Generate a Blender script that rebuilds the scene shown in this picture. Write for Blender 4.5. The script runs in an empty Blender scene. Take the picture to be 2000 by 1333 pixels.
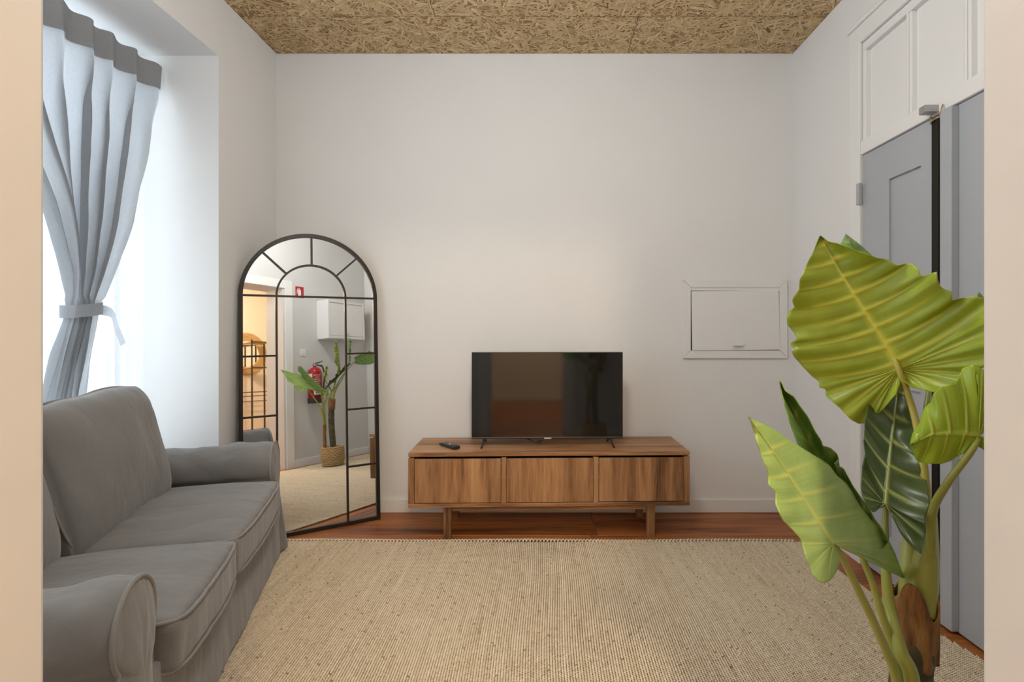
import bpy, bmesh, math, random
import numpy as np
from mathutils import Vector, Matrix, noise as mnoise

S = bpy.context.scene
COL = S.collection
random.seed(7)
RNG = np.random.default_rng(7)
F = 1010.0                 # focal length in pixels of the 2000x1333 frame
VX, VY = 1061.0, 637.0     # vanishing point of the room's long lines
CH = 1.217                 # camera height

# ------------------------------------------------------------------ camera, world, lights, exposure
cam_d = bpy.data.cameras.new('camera')
cam = bpy.data.objects.new('camera', cam_d); COL.objects.link(cam)
cam.location = (0, 0, CH); cam.rotation_euler = (math.pi / 2, 0, 0)
cam_d.sensor_fit = 'HORIZONTAL'; cam_d.sensor_width = 36.0
cam_d.lens = F / 2000 * 36.0
cam_d.shift_x = (1000 - VX) / 2000
cam_d.shift_y = -(666.5 - VY) / 2000
cam_d.clip_start = 0.02
S.camera = cam

w = bpy.data.worlds.new('sky'); S.world = w; w.use_nodes = True
bg = w.node_tree.nodes['Background']
bg.inputs[0].default_value = (0.80, 0.90, 1.0, 1); bg.inputs[1].default_value = 2.2

def area(name, loc, rot, sx, sy, power, color):
    d = bpy.data.lights.new(name, 'AREA'); d.shape = 'RECTANGLE'; d.size = sx; d.size_y = sy
    d.energy = power; d.color = color
    o = bpy.data.objects.new(name, d); COL.objects.link(o); o.location = loc; o.rotation_euler = rot
    return o
area('window_daylight', (-2.72, 1.81, 1.45), (0, math.radians(-90), 0), 2.5, 1.75, 26, (0.76, 0.90, 1.0))

def point(name, loc, r, power, color):
    d = bpy.data.lights.new(name, 'POINT'); d.shadow_soft_size = r; d.energy = power; d.color = color
    o = bpy.data.objects.new(name, d); COL.objects.link(o); o.location = loc
    return o
WARM = (1.0, 0.79, 0.56)
NEUTRAL = (0.92, 0.965, 1.0)
S.view_settings.view_transform = 'Standard'; S.view_settings.look = 'None'
S.view_settings.exposure = 0.30; S.view_settings.gamma = 1.0
S.view_settings.use_curve_mapping = False

# ------------------------------------------------------------------ helpers
def obj(name, me, mat=None, parent=None):
    o = bpy.data.objects.new(name, me); COL.objects.link(o)
    if mat and me is not None: me.materials.append(mat)
    if parent: o.parent = parent
    return o

def tag(o, label=None, cat=None, group=None, kind=None):
    if label: o['label'] = label
    if cat: o['category'] = cat
    if group: o['group'] = group
    if kind: o['kind'] = kind
    return o

def empty(name, loc=(0, 0, 0), rot=(0, 0, 0), parent=None):
    o = bpy.data.objects.new(name, None); COL.objects.link(o)
    o.location = loc; o.rotation_euler = rot; o.empty_display_size = 0.1
    if parent: o.parent = parent
    return o

class MB:
    def __init__(s): s.v = []; s.f = []
    def add(s, vs, fs):
        b = len(s.v); s.v += [tuple(p) for p in vs]; s.f += [tuple(b + i for i in f) for f in fs]; return s
    def box(s, x0, x1, y0, y1, z0, z1):
        vs = [(x, y, z) for x in (x0, x1) for y in (y0, y1) for z in (z0, z1)]
        return s.add(vs, [(0, 1, 3, 2), (4, 6, 7, 5), (0, 4, 5, 1), (2, 3, 7, 6), (0, 2, 6, 4), (1, 5, 7, 3)])
    def prism(s, poly, axis, a0, a1):
        """poly: 2D points; axis 'x': (y,z), 'y': (x,z), 'z': (x,y)"""
        def P(p, a): return {'x': (a, p[0], p[1]), 'y': (p[0], a, p[1]), 'z': (p[0], p[1], a)}[axis]
        n = len(poly)
        vs = [P(p, a0) for p in poly] + [P(p, a1) for p in poly]
        fs = [tuple(range(n))[::-1], tuple(range(n, 2 * n))] + [(i, (i + 1) % n, n + (i + 1) % n, n + i) for i in range(n)]
        return s.add(vs, fs)
    def tube(s, pts, r, n=8, closed=False, flat=None):
        pts = [Vector(p) for p in pts]; m = len(pts)
        rs = r if isinstance(r, (list, tuple)) else [r] * m
        rings = []; up = None
        for i, p in enumerate(pts):
            if closed: t = pts[(i + 1) % m] - pts[i - 1]
            else: t = pts[min(i + 1, m - 1)] - pts[max(i - 1, 0)]
            t.normalize()
            if up is None:
                up = Vector((0, 0, 1)) if abs(t.z) < 0.9 else Vector((1, 0, 0))
            up = (up - t * up.dot(t)); up.normalize()
            sd = t.cross(up)
            rings.append([p + (up * math.cos(a) + sd * math.sin(a)) * rs[i] for a in [2 * math.pi * k / n for k in range(n)]])
        vs = [q for ring in rings for q in ring]; fs = []
        for i in range(m if closed else m - 1):
            j = (i + 1) % m
            for k in range(n):
                fs.append((i * n + k, i * n + (k + 1) % n, j * n + (k + 1) % n, j * n + k))
        if not closed:
            fs.append(tuple(range(n))[::-1]); fs.append(tuple((m - 1) * n + k for k in range(n)))
        return s.add(vs, fs)
    def lathe(s, prof, n=32, c=(0, 0)):
        m = len(prof)
        vs = [(c[0] + r * math.cos(2 * math.pi * k / n), c[1] + r * math.sin(2 * math.pi * k / n), z) for r, z in prof for k in range(n)]
        fs = [(i * n + k, i * n + (k + 1) % n, (i + 1) * n + (k + 1) % n, (i + 1) * n + k) for i in range(m - 1) for k in range(n)]
        if prof[0][0] > 1e-5: fs.append(tuple(range(n))[::-1])
        if prof[-1][0] > 1e-5: fs.append(tuple((m - 1) * n + k for k in range(n)))
        return s.add(vs, fs)
    def grid(s, fn, nu, nv, close_u=False):
        vs = [fn(i / nu, j / nv) for i in range(nu + (0 if close_u else 1)) for j in range(nv + 1)]
        fs = []
        for i in range(nu):
            i2 = (i + 1) % nu if close_u else i + 1
            for j in range(nv):
                fs.append((i * (nv + 1) + j, i2 * (nv + 1) + j, i2 * (nv + 1) + j + 1, i * (nv + 1) + j + 1))
        return s.add(vs, fs)
    def mesh(s, name, smooth=False):
        me = bpy.data.meshes.new(name); me.from_pydata(s.v, [], s.f); me.update()
        bm = bmesh.new(); bm.from_mesh(me)
        bmesh.ops.recalc_face_normals(bm, faces=bm.faces); bm.to_mesh(me); bm.free()
        if smooth: me.polygons.foreach_set('use_smooth', [True] * len(me.polygons))
        return me
    def build(s, name, mat, parent=None, smooth=False, bevel=0, bseg=2, autosmooth=False):
        o = obj(name, s.mesh(name, smooth), mat, parent)
        if bevel:
            md = o.modifiers.new('bevel', 'BEVEL'); md.width = bevel; md.segments = bseg; md.limit_method = 'ANGLE'; md.angle_limit = math.radians(40)
            md.harden_normals = False
        return o

def nz(p, s=1.0, seed=0.0):
    return mnoise.noise(Vector((p[0] * s + seed, p[1] * s - seed * 1.7, p[2] * s + seed * 0.3)))

# ------------------------------------------------------------------ materials
def newmat(name):
    m = bpy.data.materials.new(name); m.use_nodes = True
    nt = m.node_tree; b = nt.nodes['Principled BSDF']
    return m, nt, b
def N(nt, t, **kw):
    n = nt.nodes.new(t)
    for k, v in kw.items():
        if k.startswith('i_'): n.inputs[k[2:]].default_value = v
        else: setattr(n, k, v)
    return n
def ramp(nt, fac, stops):
    r = nt.nodes.new('ShaderNodeValToRGB'); e = r.color_ramp.elements
    while len(e) < len(stops): e.new(0.5)
    for el, (p, c) in zip(e, stops): el.position = p; el.color = (*c, 1)
    nt.links.new(fac, r.inputs[0]); return r.outputs[0]
def coords(nt, scale=(1, 1, 1), rot=(0, 0, 0), src='Object', offset_random=False):
    tc = N(nt, 'ShaderNodeTexCoord'); mp = N(nt, 'ShaderNodeMapping')
    mp.inputs['Scale'].default_value = scale; mp.inputs['Rotation'].default_value = rot
    out = tc.outputs[src]
    if offset_random:
        oi = N(nt, 'ShaderNodeObjectInfo'); cx = N(nt, 'ShaderNodeVectorMath', operation='SCALE')
        vm = N(nt, 'ShaderNodeCombineXYZ')
        for i in range(3): nt.links.new(oi.outputs['Random'], vm.inputs[i])
        nt.links.new(vm.outputs[0], cx.inputs[0]); cx.inputs['Scale'].default_value = 37.0
        ad = N(nt, 'ShaderNodeVectorMath', operation='ADD')
        nt.links.new(out, ad.inputs[0]); nt.links.new(cx.outputs[0], ad.inputs[1]); out = ad.outputs[0]
    nt.links.new(out, mp.inputs[0]); return mp.outputs[0]
def bump(nt, b, h, strength, dist=0.01):
    bp = N(nt, 'ShaderNodeBump'); bp.inputs['Strength'].default_value = strength; bp.inputs['Distance'].default_value = dist
    nt.links.new(h, bp.inputs['Height']); nt.links.new(bp.outputs[0], b.inputs['Normal']); return bp
def noise_n(nt, vec, scale, detail=4, rough=0.55):
    n = N(nt, 'ShaderNodeTexNoise'); n.inputs['Scale'].default_value = scale; n.inputs['Detail'].default_value = detail
    n.inputs['Roughness'].default_value = rough
    nt.links.new(vec, n.inputs['Vector']); return n.outputs['Fac']
def mixc(nt, fac, a, b, mode='MIX'):
    m = N(nt, 'ShaderNodeMix', data_type='RGBA', blend_type=mode)
    for s, v in ((0, fac), (6, a), (7, b)):
        if hasattr(v, 'is_linked') or hasattr(v, 'links'): nt.links.new(v, m.inputs[s])
        else: m.inputs[s].default_value = v if s == 0 else (*v, 1)
    return m.outputs[2]

def paint(name, c, rough=0.8, var=0.03, bscale=18, bstr=0.05):
    m, nt, b = newmat(name); v = coords(nt)
    f = noise_n(nt, v, 3.0, 3)
    c2 = tuple(x * (1 - var) for x in c)
    nt.links.new(ramp(nt, f, [(0.3, c2), (0.7, c)]), b.inputs['Base Color'])
    b.inputs['Roughness'].default_value = rough
    bump(nt, b, noise_n(nt, v, bscale, 5), bstr, 0.01); return m
def plain(name, c, rough=0.5, metal=0.0, spec=0.5):
    m, nt, b = newmat(name); b.inputs['Base Color'].default_value = (*c, 1)
    b.inputs['Roughness'].default_value = rough; b.inputs['Metallic'].default_value = metal
    b.inputs['Specular IOR Level'].default_value = spec; return m
def wood(name, stops, axis='x', rough=0.45, fine=1.0, strips=0.0, bstr=0.08):
    """grain runs along the given axis of the object's own coordinates"""
    m, nt, b = newmat(name)
    st = {'x': (0.6, 9, 9), 'y': (9, 0.6, 9), 'z': (9, 9, 0.6)}[axis]
    v = coords(nt, st, offset_random=True)
    warp = N(nt, 'ShaderNodeTexNoise'); warp.inputs['Scale'].default_value = 0.8; warp.inputs['Detail'].default_value = 2
    nt.links.new(v, warp.inputs['Vector'])
    vm = N(nt, 'ShaderNodeVectorMath', operation='MULTIPLY_ADD'); vm.inputs[1].default_value = (1.6, 1.6, 1.6)
    nt.links.new(warp.outputs['Color'], vm.inputs[0]); nt.links.new(v, vm.inputs[2])
    big = noise_n(nt, vm.outputs[0], 1.1, 3, 0.5)
    fi = noise_n(nt, v, 7.0 * fine, 6, 0.7)
    mx = N(nt, 'ShaderNodeMath', operation='MULTIPLY_ADD'); mx.inputs[1].default_value = 0.45
    nt.links.new(fi, mx.inputs[0])
    hl = N(nt, 'ShaderNodeMath', operation='MULTIPLY'); hl.inputs[1].default_value = 0.55; nt.links.new(big, hl.inputs[0])
    nt.links.new(hl.outputs[0], mx.inputs[2])
    col = ramp(nt, mx.outputs[0], stops)
    if strips:
        oi = N(nt, 'ShaderNodeObjectInfo')
        sep = N(nt, 'ShaderNodeTexCoord'); sx = N(nt, 'ShaderNodeSeparateXYZ'); nt.links.new(sep.outputs['Object'], sx.inputs[0])
        dv = N(nt, 'ShaderNodeMath', operation='MULTIPLY_ADD'); dv.inputs[1].default_value = 1 / strips
        nt.links.new(sx.outputs[0], dv.inputs[0]); nt.links.new(oi.outputs['Random'], dv.inputs[2])
        fl = N(nt, 'ShaderNodeMath', operation='FLOOR'); nt.links.new(dv.outputs[0], fl.inputs[0])
        wn = N(nt, 'ShaderNodeTexWhiteNoise', noise_dimensions='1D'); nt.links.new(fl.outputs[0], wn.inputs['W'])
        mr = N(nt, 'ShaderNodeMapRange'); mr.inputs['To Min'].default_value = 0.80; mr.inputs['To Max'].default_value = 1.15
        nt.links.new(wn.outputs['Value'], mr.inputs[0])
        cc = N(nt, 'ShaderNodeVectorMath', operation='SCALE'); nt.links.new(col, cc.inputs[0]); nt.links.new(mr.outputs[0], cc.inputs['Scale']); col = cc.outputs[0]
    nt.links.new(col, b.inputs['Base Color'])
    b.inputs['Roughness'].default_value = rough
    bump(nt, b, fi, bstr, 0.002); return m
def fabric(name, c, c2, sheen=0.2, scale=500, bstr=0.25, fold=0.0):
    m, nt, b = newmat(name); v = coords(nt)
    f = noise_n(nt, v, 9, 4); fine = noise_n(nt, v, scale, 2)
    nt.links.new(mixc(nt, f, c, c2), b.inputs['Base Color'])
    b.inputs['Roughness'].default_value = 0.9
    b.inputs['Sheen Weight'].default_value = sheen; b.inputs['Sheen Roughness'].default_value = 0.5
    b.inputs['Specular IOR Level'].default_value = 0.2
    h = fine
    if fold:
        wr = noise_n(nt, coords(nt, (2.2, 4.2, 1.6), (0.6, 0.4, 0.5)), 1.6, 3, 0.5)
        ab = N(nt, 'ShaderNodeMath', operation='SUBTRACT'); ab.inputs[1].default_value = 0.5; nt.links.new(wr, ab.inputs[0])
        a2 = N(nt, 'ShaderNodeMath', operation='ABSOLUTE'); nt.links.new(ab.outputs[0], a2.inputs[0])
        bp = bump(nt, b, fine, bstr, 0.003)
        b2 = N(nt, 'ShaderNodeBump'); b2.inputs['Strength'].default_value = fold; b2.inputs['Distance'].default_value = 0.05
        nt.links.new(a2.outputs[0], b2.inputs['Height']); nt.links.new(b2.outputs[0], bp.inputs['Normal'])
        return m
    bump(nt, b, h, bstr, 0.003); return m
def see_through(name, c, rough, transp, transl, scale=600):
    """woven cloth that lets light through: diffuse + translucent + open weave"""
    m, nt, b = newmat(name); out = nt.nodes['Material Output']
    v = coords(nt); f = noise_n(nt, coords(nt, (1, 1, 0.25)), scale, 2)
    col = mixc(nt, f, tuple(x * 0.82 for x in c), c)
    nt.links.new(col, b.inputs['Base Color']); b.inputs['Roughness'].default_value = rough
    b.inputs['Specular IOR Level'].default_value = 0.1
    if scale == 260: bump(nt, b, noise_n(nt, coords(nt, (1, 1, 0.5)), 40, 5, 0.7), 0.5, 0.008)
    tl = N(nt, 'ShaderNodeBsdfTranslucent'); nt.links.new(col, tl.inputs[0])
    tp = N(nt, 'ShaderNodeBsdfTransparent')
    m1 = N(nt, 'ShaderNodeMixShader'); m1.inputs[0].default_value = transl
    nt.links.new(b.outputs[0], m1.inputs[1]); nt.links.new(tl.outputs[0], m1.inputs[2])
    m2 = N(nt, 'ShaderNodeMixShader'); m2.inputs[0].default_value = transp
    nt.links.new(m1.outputs[0], m2.inputs[1]); nt.links.new(tp.outputs[0], m2.inputs[2])
    nt.links.new(m2.outputs[0], out.inputs[0]); return m

M = {}
M['wall'] = paint('wall_paint', (0.80, 0.79, 0.775), 0.85, 0.02, 14, 0.06)
M['jamb'] = paint('jamb_paint', (0.66, 0.655, 0.64), 0.6, 0.03, 10, 0.12)
M['trim'] = paint('trim_gloss_paint', (0.82, 0.81, 0.79), 0.45, 0.02, 25, 0.03)
M['hall'] = paint('hall_cream_paint', (0.80, 0.745, 0.64), 0.8, 0.03, 14, 0.04)
M['grey_door'] = paint('grey_door_paint', (0.425, 0.445, 0.475), 0.42, 0.05, 16, 0.06)
M['black_metal'] = plain('black_metal', (0.018, 0.015, 0.012), 0.45, 0.6)
M['bronze'] = plain('dark_bronze_metal', (0.028, 0.022, 0.018), 0.42, 0.5)
M['steel'] = plain('galvanised_steel', (0.45, 0.45, 0.45), 0.4, 0.9)
M['brass'] = plain('brass_wire', (0.55, 0.4, 0.18), 0.35, 1.0)
M['silver'] = plain('mirror_silver', (0.93, 0.93, 0.92), 0.015, 1.0)
M['black_plastic'] = plain('black_plastic', (0.02, 0.02, 0.02), 0.5)
M['rubber'] = plain('remote_keys', (0.16, 0.16, 0.17), 0.6)
M['key_white'] = plain('remote_key_white', (0.8, 0.78, 0.76), 0.5)
M['logo'] = plain('silver_badge', (0.75, 0.73, 0.68), 0.4, 0.2)
m, nt, b = newmat('tv_screen_glass'); b.inputs['Base Color'].default_value = (0.010, 0.009, 0.008, 1)
b.inputs['Roughness'].default_value = 0.06; b.inputs['Specular IOR Level'].default_value = 0.75; M['screen'] = m
WAL = [(0.36, (0.12, 0.048, 0.018)), (0.46, (0.300, 0.138, 0.054)), (0.55, (0.43, 0.215, 0.092)), (0.66, (0.55, 0.305, 0.142))]
M['walnut_v'] = wood('walnut_veneer_upright', WAL, 'z', 0.42, 1.0, 0.21)
M['walnut_h'] = wood('walnut_veneer_lengthwise', WAL, 'x', 0.40)
M['walnut_e'] = wood('walnut_solid', [(p, tuple(x * 0.85 for x in c)) for p, c in WAL], 'z', 0.42)
M['plank'] = wood('red_brown_floorboard', [(0.34, (0.10, 0.028, 0.008)), (0.5, (0.36, 0.115, 0.026)), (0.66, (0.54, 0.20, 0.052))], 'x', 0.42, 0.8)
M['subfloor'] = plain('floor_joint_dark', (0.03, 0.015, 0.01), 0.8)
M['sofa'] = fabric('grey_sofa_cotton', (0.200, 0.190, 0.182), (0.245, 0.233, 0.224), 0.35, 420, 0.35, 0.42)
M['piping'] = fabric('grey_sofa_piping', (0.25, 0.235, 0.22), (0.29, 0.275, 0.26), 0.2, 420, 0.2)
M['curtain'] = see_through('grey_linen_curtain', (0.57, 0.585, 0.605), 0.9, 0.0, 0.60, 260)
M['curtain_band'] = see_through('grey_linen_doubled', (0.34, 0.34, 0.345), 0.9, 0.0, 0.12, 260)
M['sheer'] = see_through('white_sheer', (0.92, 0.93, 0.94), 0.9, 0.42, 0.62, 300)
M['glass'] = see_through('window_glass', (0.9, 0.95, 0.95), 0.05, 0.95, 0.0)
M['basket'] = fabric('woven_basket', (0.42, 0.28, 0.13), (0.55, 0.40, 0.20), 0.0, 120, 0.5)
M['jute'] = fabric('jute_ring', (0.50, 0.33, 0.14), (0.66, 0.46, 0.22), 0.0, 90, 0.5)
M['red'] = plain('extinguisher_red', (0.42, 0.012, 0.012), 0.28)
M['sign_red'] = plain('sign_red', (0.45, 0.02, 0.02), 0.5)
M['white_print'] = plain('white_print', (0.82, 0.84, 0.85), 0.5)
M['teal_print'] = plain('teal_print', (0.08, 0.28, 0.30), 0.5)
M['plastic_white'] = plain('white_plastic', (0.8, 0.79, 0.77), 0.4)
M['dark_shade'] = plain('dark_shade_brown', (0.03, 0.025, 0.02), 0.9)  # dark colour that stands in for shade in hatch and bench gap
M['soil'] = paint('dark_soil', (0.05, 0.035, 0.025), 0.95, 0.4, 60, 0.8)
M['rack_wood'] = wood('rack_shelf_wood', [(0.3, (0.35, 0.22, 0.11)), (0.7, (0.55, 0.38, 0.2))], 'x', 0.6)
def emis(name, c, s):
    m, nt, b = newmat(name); b.inputs['Emission Color'].default_value = (*c, 1); b.inputs['Emission Strength'].default_value = s
    b.inputs['Base Color'].default_value = (0.9, 0.9, 0.88, 1); return m
M['globe'] = see_through('frosted_globe', (0.95, 0.95, 0.93), 0.4, 0.9, 0.6)
M['bulb'] = emis('lit_bulb', (1.0, 0.83, 0.62), 8.0)

def attr_col(name, attr, stops, rough=0.7, extra=None, spec=0.3):
    m, nt, b = newmat(name); a = N(nt, 'ShaderNodeAttribute', attribute_name=attr)
    nt.links.new(ramp(nt, a.outputs['Fac'], stops), b.inputs['Base Color'])
    b.inputs['Roughness'].default_value = rough; b.inputs['Specular IOR Level'].default_value = spec; return m
M['strand'] = attr_col('osb_strand', 'tone', [(0.0, (0.20, 0.10, 0.035)), (0.18, (0.50, 0.325, 0.15)), (0.55, (0.665, 0.475, 0.255)), (0.85, (0.77, 0.585, 0.345)), (1.0, (0.85, 0.70, 0.47))], 0.6)
M['osb_base'] = paint('osb_base', (0.42, 0.26, 0.11), 0.7, 0.25, 60, 0.2)
M['rug_knot'] = attr_col('rug_yarn', 'tone', [(0.0, (0.24, 0.16, 0.09)), (0.12, (0.50, 0.39, 0.25)), (0.5, (0.70, 0.585, 0.425)), (1.0, (0.83, 0.73, 0.575))], 0.9, spec=0.1)
M['rug_base'] = paint('rug_jute_warp', (0.15, 0.095, 0.05), 0.95, 0.4, 200, 0.5)

def attr_mesh(name, v, faces, tones, smooth, mat, parent, domain='POINT'):
    """big mesh straight from arrays: v (n,3), faces (m,k)"""
    me = bpy.data.meshes.new(name); n = len(v); m_, k = faces.shape
    me.vertices.add(n); me.vertices.foreach_set('co', v.astype(np.float32).ravel())
    me.loops.add(m_ * k); me.loops.foreach_set('vertex_index', faces.astype(np.int32).ravel())
    me.polygons.add(m_); me.polygons.foreach_set('loop_start', np.arange(0, m_ * k, k, dtype=np.int32))
    me.update(calc_edges=True)
    if smooth: me.polygons.foreach_set('use_smooth', np.ones(m_, dtype=bool))
    a = me.attributes.new('tone', 'FLOAT', domain); a.data.foreach_set('value', tones.astype(np.float32))
    return obj(name, me, mat, parent)

# ------------------------------------------------------------------ room shell
YB = 3.378; XL = -1.742; XR = 1.629; ZC = 2.996; YN = 0.45; YN0 = 0.15     # back, left, right, ceiling, near wall faces
NICHE0, NICHE1, NICHEZ = 0.80, 2.775, 2.668
HY = -2.30; HX0, HX1 = -1.75, 2.60                                          # the room behind the doorway
OPL, OPR, OPZ = -0.433, 0.3815, 2.06                                        # doorway the camera looks through

def struct(name, mb, mat, **kw):
    o = mb.build(name, mat, **kw); o['kind'] = 'structure'; return o

fl = struct('floor', MB().box(-2.75, HX1, HY, YB, -0.07, -0.022), M['subfloor'])
pw = 0.187; r = 0; y = YB
while y > HY + 0.02:
    y0 = max(y - pw, HY)
    xs = [-2.40 if y > 0.6 else HX0]; xe = HX1 if y < YN else 1.75
    x = xs[0] + random.uniform(0.7, 1.9)
    while x < xe - 0.5: xs.append(x); x += random.uniform(1.5, 2.3)
    xs.append(xe)
    for a, c in zip(xs[:-1], xs[1:]):
        o = MB().box(a + 0.0008, c - 0.0008, y0 + 0.001, y - 0.001, -0.022, 0).build('plank', M['plank'], fl, bevel=0.0015, bseg=1)
    y = y0; r += 1

# walls
def holed(mb, axis, t0, t1, a0, a1, z0, z1, h0, h1, hz0, hz1):
    def bx(p0, p1, q0, q1):
        if p1 - p0 < 1e-4 or q1 - q0 < 1e-4: return
        if axis == 'x': mb.box(t0, t1, p0, p1, q0, q1)
        else: mb.box(p0, p1, t0, t1, q0, q1)
    bx(a0, h0, z0, z1); bx(h1, a1, z0, z1); bx(h0, h1, hz1, z1); bx(h0, h1, z0, hz0)
    return mb
struct('wall_back', MB().box(-2.6, 1.85, YB, YB + 0.12, -0.02, ZC + 0.05), M['wall'])
struct('wall_left', holed(MB(), 'x', -2.40, XL, YN0, YB, 0, ZC, NICHE0, NICHE1, 0, NICHEZ), M['wall'])
DY0, DY1, DZ = 1.46, 2.637, 2.66
struct('wall_right', holed(MB(), 'x', XR, 1.80, YN0, YB, 0, ZC, DY0, DY1, 0, DZ), M['wall'])
struct('wall_near', holed(MB(), 'y', YN0, YN, XL, XR, 0, ZC, OPL, OPR, 0, OPZ), M['jamb'], bevel=0.004)
struct('wall_hall_back', MB().box(HX0 - 0.1, HX1 + 0.1, HY - 0.1, HY, 0, 2.7), M['hall'])
struct('wall_hall_left', MB().box(HX0 - 0.1, HX0, HY, YN0, 0, 2.7), M['hall'])
struct('wall_hall_right', MB().box(HX1, HX1 + 0.1, HY, YN0, 0, 2.7), M['hall'])
struct('wall_hall_front', MB().box(1.80, HX1 + 0.1, YN0, YN0 + 0.1, 0, 2.7), M['hall'])
struct('ceiling_hall', MB().box(HX0 - 0.1, HX1 + 0.1, HY - 0.1, YN0, 2.7, 2.78), M['wall'])

# baseboards
def baseboard(name, mb): return struct(name, mb, M['trim'], bevel=0.004)
BH, BT = 0.088, 0.014
baseboard('baseboard_back', MB().box(XL, XR, YB - BT, YB, 0, BH))
baseboard('baseboard_left', MB().box(XL, XL + BT, NICHE1 + 0.002, YB - BT, 0, BH))
baseboard('baseboard_right', MB().box(XR - BT, XR, 2.726, YB - BT, 0, BH))
baseboard('baseboard_near', MB().box(0.502, XR - BT, YN, YN + BT, 0, BH))
baseboard('baseboard_hall', MB().box(HX0, HX1, HY, HY + BT, 0, BH))

# casing round the doorway on the room side, flush with the plaster of the jamb
struct('trim_1', MB().box(0.402, 0.50, YN, YN + 0.016, 0, OPZ + 0.1).box(-0.56, -0.456, YN, YN + 0.016, 0, OPZ + 0.1)
       .box(-0.456, 0.402, YN, YN + 0.016, OPZ + 0.002, OPZ + 0.1), M['trim'], bevel=0.004)

# ceiling of strand boards
cl = struct('ceiling', MB().box(-2.45, 1.8, YN0, YB, ZC + 0.02, ZC + 0.08), M['osb_base'])
rows = [(2.97, YB), (1.75, 2.97), (0.53, 1.75), (YN, 0.53)]
for ri, (ya, yb) in enumerate(rows):
    xs = [XL] + ([0.55] if ri % 2 == 0 else [-0.62, XR - 0.01][:1]) + [XR]
    for a, c in zip(xs[:-1], xs[1:]):
        bd = MB().box(a + 0.001, c - 0.001, ya + 0.001, yb - 0.001, ZC + 0.002, ZC + 0.02).build('strand_board', M['osb_base'], cl)
        A = (c - a) * (yb - ya); dens = 3600 if ya > 1 else 1500
        n = int(A * dens)
        L = RNG.gamma(3.0, 0.022, n).clip(0.015, 0.17); W = RNG.gamma(2.6, 0.0036, n).clip(0.002, 0.028)
        th = RNG.uniform(0, math.pi, n)
        px = RNG.uniform(a, c, n); py = RNG.uniform(ya, yb, n); pz = ZC + RNG.uniform(-0.0012, 0.0016, n)
        tilt = RNG.normal(0, 0.0004, (n, 4))
        ca, sa = np.cos(th), np.sin(th)
        cor = []
        for k, (su, sv) in enumerate(((-1, -1), (1, -0.7), (0.9, 1), (-0.85, 0.8))):
            u = su * L / 2; vv = sv * W / 2
            X = px + u * ca - vv * sa; Y = py + u * sa + vv * ca
            cor.append(np.stack([X.clip(a + 0.001, c - 0.001), Y.clip(ya + 0.001, yb - 0.001), pz + tilt[:, k]], 1))
        V = np.stack(cor, 1).reshape(-1, 3); FC = np.arange(n * 4).reshape(n, 4)[:, ::-1]
        t = RNG.normal(0.55, 0.16, n).clip(0, 1); t[RNG.random(n) < 0.006] = 0.0
        o = attr_mesh('wood_strand', V, FC, np.repeat(t, 4), False, M['strand'], bd); o['kind'] = 'stuff'

# window in the deep reveal
WX = -2.33
wn = empty('window_1', (WX, 0, 0)); wn['kind'] = 'structure'
wy0, wy1, wz1 = NICHE0, NICHE1, NICHEZ
fr = MB()
for (a, c, z0, z1) in ((wy0, wy0 + 0.07, 0, wz1), (wy1 - 0.07, wy1, 0, wz1), (wy0 + 0.07, wy1 - 0.07, wz1 - 0.07, wz1), (wy0 + 0.07, wy1 - 0.07, 0, 0.09)):
    fr.box(-0.035, 0.035, a, c, z0, z1)
fr.build('window_frame', M['trim'], wn, bevel=0.004)
mid = (wy0 + wy1) / 2
MB().box(-0.03, 0.03, mid - 0.04, mid + 0.04, 0.09, wz1 - 0.07).build('mullion', M['trim'], wn, bevel=0.004)
for a, c in ((wy0 + 0.07, mid - 0.04), (mid + 0.04, wy1 - 0.07)):
    for z0, z1 in ((0.09, 0.62), (0.66, 1.95), (1.99, wz1 - 0.07)):
        MB().box(-0.004, 0.004, a, c, z0, z1).build('pane', M['glass'], wn)
    for zt in (0.62, 1.95): MB().box(-0.025, 0.025, a, c, zt, zt + 0.04).build('glazing_bar', M['trim'], wn)

# ------------------------------------------------------------------ grey double door with transom in the right wall
dr = empty('door_1', (XR, 0, 0)); dr['kind'] = 'structure'
MB().prism([(-0.018, 0), (-0.018, 2.75), (0.0, 2.75), (0, 0)], 'y', DY1, DY1 + 0.087).build('casing', M['trim'], dr, bevel=0.005)
MB().box(-0.018, 0, DY0 - 0.087, DY0, 0, 2.75).build('casing', M['trim'], dr, bevel=0.005)
MB().box(-0.018, 0, DY0, DY1, DZ, 2.75).build('casing', M['trim'], dr, bevel=0.005)
MB().box(-0.030, 0.0, DY0 - 0.10, DY1 + 0.10, 2.75, 2.775).build('cornice', M['trim'], dr, bevel=0.008)
MB().box(-0.012, 0.06, DY0, DY1, 2.089, 2.158).build('transom_rail', M['trim'], dr, bevel=0.004)
MB().box(0.0, 0.06, DY0, DY1, 2.618, DZ).build('transom_rail', M['trim'], dr, bevel=0.004)
MB().box(0.0, 0.06, DY1 - 0.022, DY1, 2.158, 2.618).build('transom_rail', M['trim'], dr, bevel=0.004)
edges = [2.615, 2.327, 2.291, 2.009, 1.973, 1.70, 1.664, 1.462]
for i in range(0, 8, 2):
    MB().box(0.028, 0.045, edges[i + 1], edges[i], 2.158, 2.618).build('transom_panel', M['trim'], dr)
    if i < 6:
        mu = MB().box(0.002, 0.05, edges[i + 2], edges[i + 1], 2.158, 2.618).build('transom_mullion', M['trim'], dr, bevel=0.005)
        MB().box(-0.004, 0.002, edges[i + 2] + 0.012, edges[i + 1] - 0.012, 2.160, 2.616).build('bead', M['trim'], mu, bevel=0.003)
MB().box(0.07, 0.14, DY0, DY1, 2.08, DZ).build('lintel_filling', M['trim'], dr)
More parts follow.
